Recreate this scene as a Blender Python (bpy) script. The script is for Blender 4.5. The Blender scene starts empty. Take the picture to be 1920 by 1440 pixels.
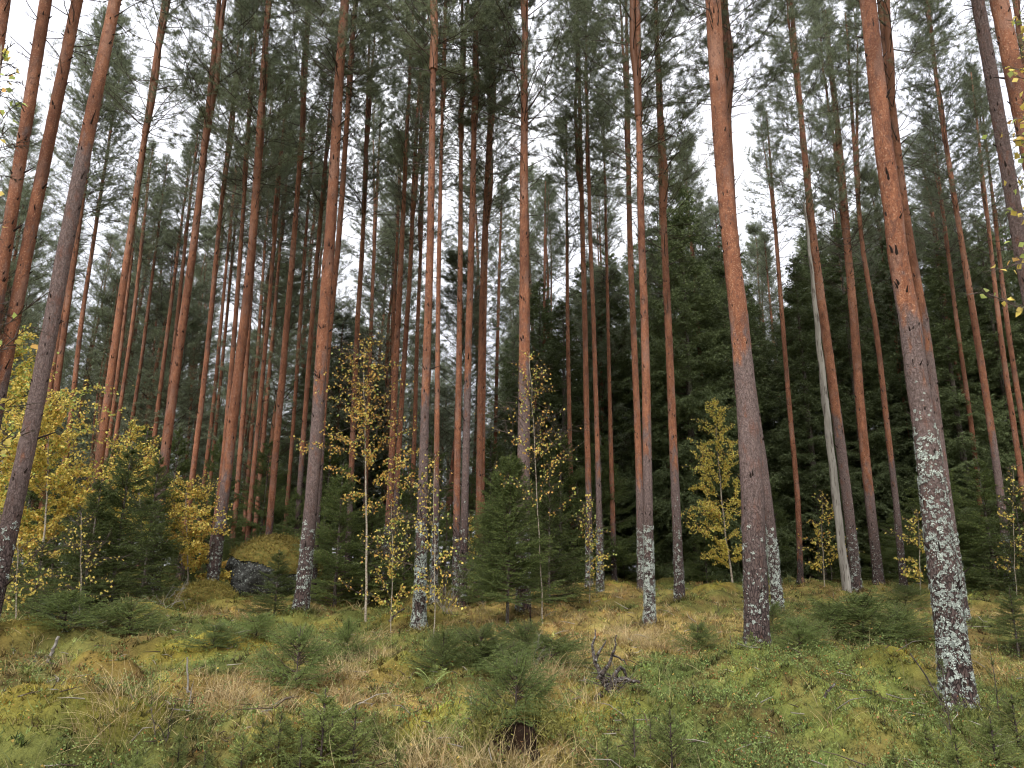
import bpy, math, time
import numpy as np
from mathutils import Vector, Matrix, Euler
T0 = time.time()
rng = np.random.default_rng(7)
scene = bpy.context.scene
COL = scene.collection

# ------------------------------------------------------------------ camera
F = 1350.0
CAM = np.array([0.0, 0.0, 1.55])
PITCH = math.radians(14.5)
ROLL = math.radians(-0.77)
cd = bpy.data.cameras.new("camera")
cam = bpy.data.objects.new("camera", cd)
COL.objects.link(cam)
cd.sensor_width = 36.0
cd.lens = 36.0 * F / 1920.0
cd.clip_start = 0.05
cd.clip_end = 2000
Rm = Matrix.Rotation(math.pi / 2 + PITCH, 3, 'X') @ Matrix.Rotation(-ROLL, 3, 'Z')
cam.matrix_world = Matrix.Translation(Vector(CAM)) @ Rm.to_4x4()
scene.camera = cam
RM = np.array(Rm)

def ray(px, py):
    d = np.array([(px - 960) / F, (720 - py) / F, -1.0])
    return RM @ d

def at(px, py, D):
    r = ray(px, py)
    return CAM + r * (D / r[1])

def depth(p):
    return float(-(RM.T @ (np.asarray(p) - CAM))[2])

# ------------------------------------------------------------------ noise, terrain
def _hash(ix, iy, s):
    h = (ix.astype(np.int64) * 374761393 + iy.astype(np.int64) * 668265263 + s * 1442695041) & 0x7fffffff
    h = ((h ^ (h >> 13)) * 1274126177) & 0x7fffffff
    return ((h ^ (h >> 16)) & 0xffff) / 65535.0

def vn(x, y, s=0):
    x = np.asarray(x, float); y = np.asarray(y, float)
    ix = np.floor(x); iy = np.floor(y)
    fx = x - ix; fy = y - iy
    fx = fx * fx * (3 - 2 * fx); fy = fy * fy * (3 - 2 * fy)
    a = _hash(ix, iy, s); b = _hash(ix + 1, iy, s)
    c = _hash(ix, iy + 1, s); d = _hash(ix + 1, iy + 1, s)
    return (a * (1 - fx) + b * fx) * (1 - fy) + (c * (1 - fx) + d * fx) * fy

def fbm(x, y, s=0, o=3):
    t = 0; a = 0.5; n = 0
    for i in range(o):
        t = t + a * vn(x * 2 ** i, y * 2 ** i, s + i * 17); n += a; a *= 0.5
    return t / n

def g0(x, y):
    y = np.asarray(y, float)
    yy = np.where(y < 24, y, 24 - 0.10 * np.clip(y - 24, 0, 40))
    return 0.055 * yy

def hit(px, py):
    r = ray(px, py)
    t = np.linspace(1, 60, 4000)
    P = CAM[None] + t[:, None] * r[None]
    k = np.argmax(P[:, 2] < g0(P[:, 0], P[:, 1]))
    if k == 0: k = len(t) - 1
    return P[k]

# name, D, [(x,y,w) bottom..top], transition py, lichen, crown base height, H, label
PINES = [
 (9.0, [(-95, 1200, 34), (-40, 780, 27), (8, 480, 24), (38, 300, 23), (86, 0, 22)], 560, .3, 10.5, 19, "pale tan pine crossing the top left corner, foot outside the frame"),
 (9.2, [(-100, 1230, 32), (-10, 790, 26), (25, 600, 25), (50, 470, 24), (145, 0, 20)], 690, .3, 10.3, 19, "orange pine second from the left edge, leaning right, leaving the frame above the yellow birch"),
 (9.0, [(-15, 1130, 38), (25, 960, 34), (64, 780, 31), (98, 600, 29), (118, 480, 28), (216, 0, 22)], 250, .35, 10.5, 19, "dark brown pine leaning right in front of the yellow birch at the left edge"),
 (8.0, [(-170, 1250, 36), (-60, 500, 26), (-8, 110, 22), (8, 0, 22)], 700, .2, 10.5, 18, "pine whose stem only cuts the extreme top left corner"),
 (15.5, [(150, 1120, 21), (188, 850, 17), (200, 767, 16), (217, 633, 15), (240, 470, 13), (274, 240, 11), (308, 0, 9)], 900, .3, 11.5, 20, "slim orange pine rising behind the bushy dark spruce at left"),
 (None, [(287, 1128, 27), (291, 1033, 24), (301, 913, 21), (343, 600, 17), (362, 480, 15), (390, 213, 12), (411, 0, 9)], 870, .75, 11.0, 20, "pine with lichen foot right beside the bushy dark spruce at left"),
 (None, [(393, 1127, 25), (407, 1033, 23), (425, 900, 21), (437, 780, 21), (459, 600, 19), (472, 480, 17), (503, 0, 11)], 885, .75, 10.5, 20, "pine on the yellow moss mound just left of the mossy boulder"),
 (16.8, [(499, 1070, 15), (507, 960, 14), (523, 780, 13), (538, 600, 12), (549, 480, 11), (572, 167, 8), (580, 0, 7)], 980, .3, 11.5, 20, "slim pine standing right in front of the mossy boulder"),
 (None, [(562, 1165, 33), (572, 1060, 29), (586, 930, 27), (597, 780, 26), (606, 600, 24), (620, 440, 22), (638, 100, 18), (647, 0, 17)], 700, .85, 10.0, 19, "stout pine just right of the mossy boulder, white lichen on its foot"),
 (15.0, [(585, 1120, 17), (596, 930, 15), (607, 760, 13), (618, 600, 12), (635, 467, 11), (650, 233, 10), (662, 60, 8)], 800, .3, 11.5, 20, "thin orange pine half hidden behind the stout pine right of the boulder"),
 (20.0, [(650, 1100, 13), (662, 800, 11), (670, 600, 10), (680, 467, 9), (684, 330, 8)], 900, .2, 11.5, 19, "thin pine rising behind the crown of the large orange leaved birch"),
 (26.0, [(680, 1090, 9), (695, 633, 8), (700, 500, 7), (708, 333, 6)], 900, .1, 12, 19, "very thin dark pine behind the right side of the large birch"),
 (17.5, [(722, 1105, 19), (730, 967, 16), (734, 867, 14), (741, 700, 13), (748, 567, 12), (757, 380, 9)], 960, .8, 11.5, 17.5, "red brown pine just right of the large birch stem"),
 (20.0, [(735, 1095, 13), (750, 800, 11), (763, 600, 10), (770, 500, 9), (777, 300, 8), (784, 200, 7)], 900, .2, 11.5, 19, "thin pine leaning right between the birch and the lichen footed pine left of centre"),
 (23.0, [(765, 1090, 11), (777, 833, 9), (783, 600, 8), (788, 500, 7), (792, 380, 6)], 900, .2, 11.5, 18, "thin far pine directly left of the lichen footed pine left of centre"),
 (None, [(785, 1182, 28), (788, 1090, 24), (795, 830, 18), (802, 600, 16), (807, 480, 15), (810, 250, 13), (815, 0, 9)], 720, .95, 9.8, 19, "tall straight pine left of centre, foot coated in grey lichen"),
 (None, [(813, 1150, 15), (818, 933, 12), (821, 600, 9), (823, 480, 9), (827, 300, 7), (830, 180, 6)], 900, .95, 10.5, 17, "slender pine close right of the tall straight pine left of centre, lichen foot"),
 (15.5, [(856, 1115, 17), (856, 933, 14), (859, 767, 13), (862, 600, 11), (863, 480, 10), (865, 183, 7)], 960, .6, 11.5, 19, "left one of the close pair of pines left of the young spruce"),
 (14.5, [(868, 1118, 19), (871, 933, 16), (875, 833, 15), (879, 600, 14), (885, 433, 13), (889, 233, 11), (894, 0, 9)], 700, .4, 10.5, 20, "right one of the close pair of pines left of the young spruce"),
 (17.5, [(897, 1100, 16), (898, 950, 14), (900, 767, 13), (903, 600, 12), (906, 480, 10), (914, 300, 8)], 1050, .3, 11.5, 18, "clean orange pine whose lower end vanishes behind the young spruce"),
 (20.5, [(903, 1095, 11), (905, 850, 10), (908, 600, 9), (911, 480, 8), (917, 250, 6)], 1050, .2, 11.5, 19, "thin orange pine touching the right side of the clean orange pine"),
 (27.0, [(922, 1090, 9), (927, 900, 8), (932, 667, 7), (936, 520, 6)], 1050, .1, 12, 16, "faint thin pine in the bright gap left of the big central pine"),
 (None, [(981, 1160, 30), (980, 1000, 28), (983, 750, 24), (984, 600, 22), (983, 480, 19), (982, 300, 16), (984, 150, 12), (986, 0, 9)], 680, .9, 9.5, 18.5, "big central pine standing directly behind the young spruce and a birch"),
 (27.0, [(1020, 1090, 8), (1020, 933, 7), (1020, 600, 6), (1022, 433, 5)], 1050, .1, 12, 16, "thread thin pine just right of the big central pine"),
 (22.0, [(1076, 1095, 11), (1073, 1000, 10), (1067, 767, 9), (1064, 600, 8), (1063, 433, 6)], 1000, .3, 11, 15.5, "thin orange pine right of the young spruce, left of the lichen footed pair"),
 (None, [(1104, 1114, 17), (1105, 950, 13), (1100, 800, 12), (1097, 600, 11), (1092, 433, 10), (1087, 200, 8)], 900, 1, 11.5, 18.5, "left pine of the lichen footed pair right of the young spruce"),
 (18.0, [(1125, 1092, 15), (1123, 933, 12), (1119, 800, 10), (1113, 600, 9), (1106, 433, 8), (1102, 233, 6)], 860, 1, 11.5, 18, "right pine of the lichen footed pair right of the young spruce"),
 (21.0, [(1152, 1088, 12), (1147, 900, 10), (1143, 750, 8), (1140, 600, 7), (1137, 467, 6)], 980, .5, 11, 16, "thin pine between the lichen footed pair and the close pair of pines at centre right"),
 (None, [(1204, 1125, 19), (1198, 867, 14), (1193, 740, 13), (1187, 600, 12), (1180, 433, 11), (1177, 200, 9)], 900, .9, 11.5, 18, "left and farther pine of the overlapping pair at centre right"),
 (None, [(1218, 1179, 24), (1216, 1000, 20), (1213, 833, 18), (1210, 600, 16), (1203, 480, 15), (1198, 233, 12), (1196, 0, 10)], 800, 1, 9.2, 18, "right and nearer pine of the overlapping pair, foot white with lichen"),
 (None, [(1275, 1142, 23), (1270, 1000, 19), (1262, 833, 17), (1253, 600, 15), (1246, 467, 14), (1240, 300, 12), (1233, 133, 10), (1230, 0, 8)], 850, .55, 9.5, 18.5, "orange pine with dark foot standing alone left of the bright yellow birch"),
 (None, [(1420, 1252, 54), (1416, 1060, 49), (1412, 933, 47), (1403, 767, 43), (1388, 600, 38), (1370, 480, 34), (1349, 233, 33), (1337, 0, 31)], 645, .5, 10.5, 19, "massive pine in the right foreground, dark fissured foot and orange top"),
 (None, [(1461, 1166, 25), (1444, 967, 21), (1416, 767, 17), (1391, 600, 16), (1378, 480, 15), (1364, 200, 13), (1354, 0, 12)], 700, 1, 10, 19, "lichen covered pine hidden behind the massive foreground pine, its foot showing to the right"),
 (None, [(1608, 1122, 23), (1597, 1000, 21), (1580, 867, 20), (1563, 733, 19), (1545, 600, 18), (1528, 480, 16), (1503, 233, 11), (1483, 0, 9)], 770, .7, 10.5, 19, "orange pine with the bare grey dead stem leaning along its left side"),
 (None, [(1650, 1108, 23), (1638, 1000, 20), (1623, 867, 19), (1610, 733, 18), (1602, 600, 17), (1590, 480, 15), (1580, 333, 13), (1563, 167, 11), (1543, 0, 9)], 910, .35, 10.5, 19, "bright orange pine right of the dead grey stem"),
 (20.0, [(1693, 1085, 15), (1680, 933, 12), (1663, 800, 11), (1642, 600, 10), (1617, 480, 9), (1603, 300, 7), (1596, 180, 6)], 850, .95, 11.5, 18.5, "slim pine left of the large lichen coated pine at right"),
 (None, [(1801, 1352, 66), (1782, 1180, 58), (1760, 1000, 52), (1733, 800, 43), (1710, 600, 40), (1678, 480, 37), (1650, 200, 33), (1627, 0, 30)], 560, 1.15, 10.5, 18, "large nearest pine at right, lower stem thickly coated in white lichen"),
 (None, [(1809, 1180, 25), (1780, 967, 20), (1757, 800, 18), (1737, 600, 17), (1707, 480, 16), (1677, 233, 14), (1650, 0, 12)], 640, .95, 10, 19, "orange pine close behind the large lichen coated pine at right"),
 (None, [(1896, 1118, 19), (1884, 1000, 16), (1873, 900, 15), (1853, 767, 14), (1827, 600, 13), (1807, 480, 11), (1773, 267, 9), (1757, 167, 8), (1740, 0, 7)], 820, .9, 11.5, 19, "orange pine nearest the right edge with lichen on its foot"),
 (None, [(1843, 1090, 19), (1833, 1000, 17), (1813, 867, 15), (1795, 733, 14), (1777, 600, 12), (1757, 433, 10), (1735, 300, 8)], 850, .95, 11.5, 18, "pine between the large lichen coated pine and the right edge pine"),
 (24.0, [(1850, 1082, 12), (1832, 880, 10), (1817, 767, 9), (1793, 600, 8), (1775, 450, 7)], 1000, .2, 12, 17, "grey brown thin pine touching the right side of its orange neighbour near the right edge"),
 (21.0, [(1935, 1085, 14), (1912, 867, 11), (1890, 733, 10), (1872, 600, 9), (1853, 420, 7)], 1000, .2, 12, 17, "left of the two thin orange pines leaning at the right edge"),
 (21.5, [(1960, 1085, 14), (1930, 867, 11), (1907, 733, 10), (1887, 600, 9), (1868, 430, 7)], 1000, .2, 12, 17, "right of the two thin orange pines leaning at the right edge"),
 (8.3, [(2085, 1250, 46), (1980, 800, 35), (1913, 467, 28), (1887, 300, 25), (1863, 167, 24), (1833, 0, 23)], -400, .2, 10.5, 18, "grey brown scarred pine in the top right corner behind the yellow leaves"),
 (7.6, [(2150, 1260, 50), (2010, 650, 39), (1945, 350, 35), (1907, 167, 34), (1873, 0, 32)], 900, .1, 10.5, 18, "thick smooth orange pine leaning across the top right corner"),
 (14.0, [(2110, 1130, 20), (1990, 500, 15), (1935, 200, 12), (1903, 0, 10)], 900, .1, 11.5, 19, "thin pine at the very top of the right edge"),
 (19.5, [(45, 1110, 15), (90, 750, 12), (112, 600, 11), (133, 520, 10), (147, 420, 9)], 1050, .1, 11, 17, "left one of two tan pines rising from the yellow birch leaves at left"),
 (19.0, [(60, 1110, 15), (103, 750, 12), (123, 600, 11), (140, 480, 10)], 1050, .1, 11, 17, "right one of two tan pines rising from the yellow birch leaves at left"),
 (21.0, [(90, 1105, 13), (135, 767, 10), (152, 600, 9), (163, 533, 8), (181, 417, 7)], 1050, .1, 11.5, 17, "thin brown pine left of the bushy spruce top at left"),
 (26.0, [(165, 1095, 10), (213, 767, 8), (233, 600, 7), (245, 500, 6)], 1050, .1, 12, 16, None),
 (25.0, [(175, 1095, 11), (230, 733, 8), (250, 600, 8), (262, 490, 7)], 1050, .1, 12, 16, None),
 (26.0, [(205, 1095, 10), (247, 787, 8), (260, 717, 7), (275, 600, 7)], 1050, .1, 12, 16, None),
 (32.0, [(240, 1090, 7), (277, 767, 6), (290, 633, 5)], 1050, .1, 12, 16, None),
 (25.0, [(255, 1095, 11), (290, 817, 9), (300, 733, 8), (317, 600, 8)], 1050, .1, 12, 16, None),
 (24.0, [(275, 1095, 11), (303, 867, 9), (317, 750, 8), (332, 600, 8), (345, 480, 7)], 1050, .1, 12, 17, None),
 (19.0, [(335, 1100, 15), (360, 900, 12), (377, 767, 11), (395, 600, 10), (403, 500, 9), (417, 367, 8)], 1050, .2, 11.5, 17.5, "orange pine rising from the small orange leaved birch left of the boulder"),
 (25.0, [(360, 1090, 10), (383, 900, 9), (400, 767, 8), (415, 600, 7)], 1050, .1, 12, 16, None),
 (26.0, [(375, 1090, 9), (405, 800, 7), (425, 600, 6), (432, 520, 6)], 1050, .1, 12, 16, None),
 (18.5, [(385, 1105, 15), (397, 1033, 13), (417, 900, 11), (430, 733, 10), (442, 600, 9), (452, 450, 8)], 1000, .2, 11.5, 18, "dark pine just behind the one on the yellow moss mound"),
 (22.0, [(430, 1095, 11), (457, 767, 10), (467, 600, 9), (475, 480, 8)], 1050, .1, 11.5, 17.5, None),
 (25.0, [(450, 1090, 9), (470, 833, 8), (483, 667, 7), (490, 560, 6)], 1050, .1, 12, 16, None),
 (22.0, [(458, 1090, 12), (473, 900, 10), (487, 767, 9), (502, 600, 9), (512, 480, 8)], 1050, .1, 11.5, 17.5, None),
 (24.0, [(470, 1090, 11), (493, 833, 9), (508, 667, 8), (517, 560, 7)], 1050, .1, 12, 16, None),
 (24.0, [(527, 1090, 10), (550, 800, 8), (563, 600, 8), (571, 480, 7)], 1050, .1, 12, 17, None),
 (20.0, [(552, 1095, 13), (560, 933, 11), (573, 767, 10), (585, 600, 10), (595, 480, 9)], 850, .2, 11.5, 17.5, "dark footed slim pine left of the stout pine beside the boulder"),
 (22.0, [(1500, 1088, 13), (1497, 933, 11), (1483, 800, 10), (1467, 600, 9), (1457, 467, 8)], 1050, .1, 11.5, 16, "red pine against dark spruces between the massive pine and the dead stem"),
 (30.0, [(1480, 1085, 7), (1463, 767, 6), (1447, 600, 5)], 1050, .1, 12, 15, "faint thin pine left of the red pine against the dark spruces"),
 (24.0, [(737, 1090, 10), (737, 800, 8), (737, 600, 7), (743, 480, 6)], 1050, .1, 12, 16, None),
]
FEET = [tuple(hit(e[1][0][0], e[1][0][1])[:2]) + (e[1][0][2],) for e in PINES if e[0] is None]
MOUNDS = []      # moss hummocks: px, py, radius, height
for px, py, r, h in [(200, 1275, .35, .16), (70, 1385, .45, .2), (20, 1215, .5, .16), (230, 1400, .3, .1), (270, 1170, .6, .16),
                     (330, 1300, .3, .1), (420, 1335, .25, .1), (1675, 1262, .35, .12), (1490, 1340, .35, .1), (1290, 1085, .9, .22),
                     (1370, 1080, 1.0, .28), (1490, 1085, .9, .25), (1740, 1080, .9, .24), (1340, 1115, .5, .14), (1250, 1075, .7, .25), (1600, 1090, .8, .2),
                     (820, 1375, .25, .12), (900, 1370, .3, .12), (1060, 1380, .25, .1), (1450, 1290, .6, .15), (1420, 1260, .5, .08),
                     (1560, 1320, .7, .14), (1350, 1350, .4, .1), (1700, 1400, .4, .1), (560, 1420, .4, .1), (130, 1320, .4, .12),
                     (470, 1215, .5, .12), (380, 1235, .5, .10), (1150, 1330, .4, .1), (1580, 1385, .35, .1), (780, 1170, .6, .1), (1130, 1110, .9, .18)]:
    p = hit(px, py)
    MOUNDS.append((p[0], p[1], r, h * 1.4))

def ground(x, y):
    x = np.asarray(x, float); y = np.asarray(y, float)
    z = g0(x, y)
    near = np.clip((90 - y) / 60, 0, 1)
    z = z + near * (0.22 * (fbm(x / 3.1, y / 3.1, 3) - .5) + 0.55 * (np.clip(fbm(x / .95, y / .95, 5) - .42, 0, 1)) ** 1.1
                    + 0.10 * (fbm(x / .26, y / .26, 9) - .5) + .05 * (vn(x / .11, y / .11, 19) - .5))
    for mx, my, r, h in MOUNDS:
        q = ((x - mx) ** 2 + (y - my) ** 2) / (r * r)
        z = z + h * np.exp(-q * q * .8)
    for fx, fy, fw in FEET:
        q = ((x - fx) ** 2 + (y - fy) ** 2) / .09
        z = z + .07 * np.exp(-q)
    return z

def gz(x, y):
    return float(ground(np.array([x]), np.array([y]))[0])

def hitg(px, py):
    r = ray(px, py)
    t = np.linspace(1.5, 45, 5000)
    P = CAM[None] + t[:, None] * r[None]
    k = np.argmax(P[:, 2] < ground(P[:, 0], P[:, 1]))
    if k == 0: return hit(px, py)
    return P[k]

# dry grass / bilberry weights painted as real patches of vegetation on the ground
DRY = [(hit(a, b), r) for a, b, r in [(430, 1320, .45), (230, 1335, .4), (640, 1270, .5), (720, 1300, .5), (1060, 1175, 1.6), (1230, 1205, .9), (1130, 1190, 1.0), (1030, 1265, .35),
        (780, 1435, .35), (1300, 1170, 1.0), (480, 1290, .4), (1080, 1120, 2.2), (620, 1310, .4), (540, 1150, 1.0), (400, 1160, .8), (300, 1345, .4), (1700, 1150, 1.2), (1880, 1150, 1.3),
        (1000, 1430, .3), (350, 1290, .4), (820, 1320, .5), (1400, 1165, 1.0), (1870, 1260, .6), (1500, 1110, 1.5), (930, 1150, 1.2), (1120, 1230, .5)]]
BIL = [(hit(a, b), r) for a, b, r in [(1440, 1330, .9), (1350, 1290, .6), (1600, 1350, .8), (1400, 1400, .6), (1500, 1280, .8), (1250, 1250, .6), (1700, 1330, .6), (1650, 1420, .5), (1250, 1400, .5),
        (1460, 1250, .6), (1200, 1310, .5), (1850, 1340, .5), (320, 1210, .6), (150, 1180, .8), (440, 1180, .6), (230, 1300, .3), (100, 1290, .4), (1560, 1240, .7), (870, 1400, .3), (400, 1260, .35)]]

def wsum(L, x, y):
    w = 0
    for p, r in L:
        w = w + np.exp(-(((x - p[0]) ** 2 + ((y - p[1])) ** 2) / (r * r)))
    return np.clip(w, 0, 1.2)

def wdry(x, y): return np.clip(wsum(DRY, x, y) + (fbm(x / .9, y / .9, 31) - .5) * 1.3, 0, 1)
def wbil(x, y): return np.clip(wsum(BIL, x, y) + (fbm(x / .7, y / .7, 41) - .5) * 1.2, 0, 1)
def wmoss(x, y):
    w = 0
    for mx, my, r, h in MOUNDS:
        q = ((x - mx) ** 2 + (y - my) ** 2) / (r * r)
        w = w + np.exp(-q * q * .7)
    return np.clip(w * .8 + (fbm(x / 1.3, y / 1.3, 51) - .5) * 1.0, 0, 1)

# ------------------------------------------------------------------ mesh builder
def nrm(v):
    return v / np.maximum(np.linalg.norm(v, axis=-1, keepdims=True), 1e-9)

def perp(d, r=rng):
    a = r.normal(size=d.shape)
    a = a - d * np.sum(a * d, -1, keepdims=True)
    return nrm(a)

class MB:
    def __init__(s):
        s.v = []; s.c = []; s.t = []; s.q = []; s.n = 0
    def add(s, v, c, tri=None, quad=None):
        v = np.asarray(v, np.float32).reshape(-1, 3)
        c = np.broadcast_to(np.asarray(c, np.float32), (len(v), 3))
        if tri is not None and len(tri): s.t.append(np.asarray(tri).reshape(-1, 3) + s.n)
        if quad is not None and len(quad): s.q.append(np.asarray(quad).reshape(-1, 4) + s.n)
        s.v.append(v); s.c.append(c); s.n += len(v)
    def tubes(s, p0, p1, r0, r1, col, k=4):
        p0 = np.asarray(p0, float).reshape(-1, 3); p1 = np.asarray(p1, float).reshape(-1, 3); n = len(p0)
        if n == 0: return
        r0 = np.broadcast_to(r0, (n,)); r1 = np.broadcast_to(r1, (n,))
        d = nrm(p1 - p0)
        ref = np.where(np.abs(d[:, 2:3]) > .9, np.array([[1., 0, 0]]), np.array([[0, 0, 1.]]))
        a = nrm(np.cross(d, ref)); b = np.cross(d, a)
        th = np.arange(k) * 2 * math.pi / k
        o = a[:, None] * np.cos(th)[None, :, None] + b[:, None] * np.sin(th)[None, :, None]
        V = np.concatenate([p0[:, None] + o * r0[:, None, None], p1[:, None] + o * r1[:, None, None]], 1)
        j = np.arange(k); jn = (j + 1) % k
        Q = np.stack([j, jn, jn + k, j + k], 1)[None] + (np.arange(n) * 2 * k)[:, None, None]
        c = np.asarray(col, float)
        if c.ndim == 2: c = np.repeat(c, 2 * k, 0)
        s.add(V.reshape(-1, 3), c, quad=Q.reshape(-1, 4))
    def tris(s, p, d, w, ln, col):                 # needles: base p, dir d
        n = len(p)
        sd = perp(d) * (np.broadcast_to(w, (n,))[:, None] / 2)
        tip = p + d * np.broadcast_to(ln, (n,))[:, None]
        mid = p + d * np.broadcast_to(ln, (n,))[:, None] * .12
        V = np.stack([mid - sd, mid + sd, tip], 1)
        c = np.asarray(col, float)
        if c.ndim == 2: c = np.repeat(c, 3, 0)
        s.add(V.reshape(-1, 3), c, tri=np.arange(n * 3).reshape(-1, 3))
    def leaves(s, p, d, nn, ln, wd, col):          # rhombic folded leaf, 2 tris each side
        n = len(p)
        sd = nrm(np.cross(d, nn))
        ln = np.broadcast_to(ln, (n,))[:, None]; wd = np.broadcast_to(wd, (n,))[:, None]
        m = p + d * ln * .4
        V = np.stack([p, m + sd * wd / 2 + nn * wd * .15, p + d * ln, m - sd * wd / 2 + nn * wd * .15], 1)
        b = np.arange(n)[:, None] * 4
        T = np.concatenate([b + np.array([[0, 1, 2]]), b + np.array([[0, 2, 3]])], 0)
        c = np.asarray(col, float)
        if c.ndim == 2: c = np.repeat(c, 4, 0)
        s.add(V.reshape(-1, 3), c, tri=T)
    def blades(s, p, d0, bend, ln, wd, col, seg=3):  # grass: start dir d0, bends towards `bend`
        n = len(p)
        ln = np.broadcast_to(ln, (n,))[:, None]; wd = np.broadcast_to(wd, (n,))[:, None]
        sd = nrm(np.cross(d0, bend + 1e-4))
        rows = []
        pos = p.copy(); d = d0.copy()
        for i in range(seg + 1):
            w = wd * (1 - i / seg) ** .7 / 2
            if i == seg: rows.append(pos[:, None])
            else: rows.append(np.stack([pos - sd * w, pos + sd * w], 1))
            d = nrm(d + bend * (1.6 / seg))
            pos = pos + d * ln / seg
        V = np.concatenate(rows, 1); m = V.shape[1]
        b = (np.arange(n) * m)[:, None]
        Q = np.concatenate([b + np.array([[2 * i, 2 * i + 1, 2 * i + 3, 2 * i + 2]]) for i in range(seg - 1)], 0) if seg > 1 else None
        T = b + np.array([[m - 3, m - 2, m - 1]])
        c = np.asarray(col, float)
        if c.ndim == 2: c = np.repeat(c, m, 0)
        s.add(V.reshape(-1, 3), c, tri=T, quad=Q)
    def mesh(s, name, mats, smooth=False):
        me = bpy.data.meshes.new(name)
        V = np.concatenate(s.v); C = np.concatenate(s.c)
        t = np.concatenate(s.t) if s.t else np.zeros((0, 3), int)
        q = np.concatenate(s.q) if s.q else np.zeros((0, 4), int)
        me.vertices.add(len(V)); me.vertices.foreach_set("co", V.ravel())
        L = np.concatenate([t.ravel(), q.ravel()]).astype(np.int32)
        me.loops.add(len(L)); me.loops.foreach_set("vertex_index", L)
        me.polygons.add(len(t) + len(q))
        st = np.concatenate([np.arange(len(t)) * 3, len(t) * 3 + np.arange(len(q)) * 4]).astype(np.int32)
        me.polygons.foreach_set("loop_start", st)
        if smooth: me.polygons.foreach_set("use_smooth", np.ones(len(st), bool))
        me.update(calc_edges=True)
        a = me.attributes.new("tint", 'FLOAT_COLOR', 'POINT')
        a.data.foreach_set("color", np.concatenate([C, np.ones((len(C), 1), np.float32)], 1).astype(np.float32).ravel())
        for m in (mats if isinstance(mats, list) else [mats]): me.materials.append(m)
        return me

# ------------------------------------------------------------------ object helpers
def tag(o, label=None, cat=None, group=None, kind=None):
    if label: o['label'] = label
    if cat: o['category'] = cat
    if group: o['group'] = group
    if kind: o['kind'] = kind
    return o
def obj(name, me, parent=None):
    o = bpy.data.objects.new(name, me); COL.objects.link(o)
    if parent: o.parent = parent
    return o
def empty(name, loc, rz=0.0):
    o = bpy.data.objects.new(name, None); COL.objects.link(o)
    o.location = loc; o.rotation_euler = (0, 0, rz); o.empty_display_size = .3
    return o

# ------------------------------------------------------------------ materials
def newmat(name):
    m = bpy.data.materials.new(name); m.use_nodes = True
    nt = m.node_tree; nt.nodes.clear()
    return m, nt, nt.nodes, nt.links
def N(nt, t, **kw):
    n = nt.nodes.new(t)
    for k, v in kw.items():
        if k in n.bl_rna.properties.keys(): setattr(n, k, v)
        else: n.inputs[k].default_value = v
    return n
def mixc(nt, fac, a, b, blend='MIX'):
    n = nt.nodes.new('ShaderNodeMix'); n.data_type = 'RGBA'; n.blend_type = blend
    for i, v in ((0, fac), (6, a), (7, b)):
        if hasattr(v, 'is_output'): nt.links.new(v, n.inputs[i])
        elif i == 0: n.inputs[0].default_value = v
        else: n.inputs[i].default_value = (*v, 1)
    return n.outputs[2]
def math_(nt, op, a, b=0.0, c=None, clamp=False):
    n = nt.nodes.new('ShaderNodeMath'); n.operation = op; n.use_clamp = clamp
    for i, v in enumerate((a, b) if c is None else (a, b, c)):
        if hasattr(v, 'is_output'): nt.links.new(v, n.inputs[i])
        else: n.inputs[i].default_value = v
    return n.outputs[0]
def ramp(nt, v, lo, hi):
    n = nt.nodes.new('ShaderNodeMapRange'); n.interpolation_type = 'SMOOTHSTEP'
    nt.links.new(v, n.inputs[0]); n.inputs[1].default_value = lo; n.inputs[2].default_value = hi
    return n.outputs[0]
def noise(nt, vec, scale, detail=3, rough=.6):
    n = nt.nodes.new('ShaderNodeTexNoise'); n.inputs['Scale'].default_value = scale
    n.inputs['Detail'].default_value = detail; n.inputs['Roughness'].default_value = rough
    nt.links.new(vec, n.inputs['Vector']); return n.outputs['Fac']

def foliage(name, transl=.3, rough=.55, spec=.25, vary=.25):
    m, nt, nd, lk = newmat(name)
    at_ = N(nt, 'ShaderNodeAttribute', attribute_name='tint')
    oi = N(nt, 'ShaderNodeObjectInfo')
    f = math_(nt, 'MULTIPLY_ADD', oi.outputs['Random'], vary * 2, 1 - vary)
    hs = N(nt, 'ShaderNodeHueSaturation'); lk.new(at_.outputs['Color'], hs.inputs['Color']); lk.new(f, hs.inputs['Value'])
    p = N(nt, 'ShaderNodeBsdfPrincipled', Roughness=rough); p.inputs['Specular IOR Level'].default_value = spec
    lk.new(hs.outputs[0], p.inputs['Base Color'])
    t = N(nt, 'ShaderNodeBsdfTranslucent'); lk.new(hs.outputs[0], t.inputs['Color'])
    mx = N(nt, 'ShaderNodeMixShader', Fac=transl)
    lk.new(p.outputs[0], mx.inputs[1]); lk.new(t.outputs[0], mx.inputs[2])
    o = N(nt, 'ShaderNodeOutputMaterial'); lk.new(mx.outputs[0], o.inputs[0])
    return m
M_NEEDLE = foliage('pine_needles', .42)
M_SPRUCE = foliage('spruce_needles', .3)
M_LEAF = foliage('birch_leaves', .42, .5, .3, .05)
M_GRASS = foliage('grass_blades', .25, .6, .2, 0)
M_LICHEN = foliage('lichen_flakes', .05, .9, .1, .05)

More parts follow.
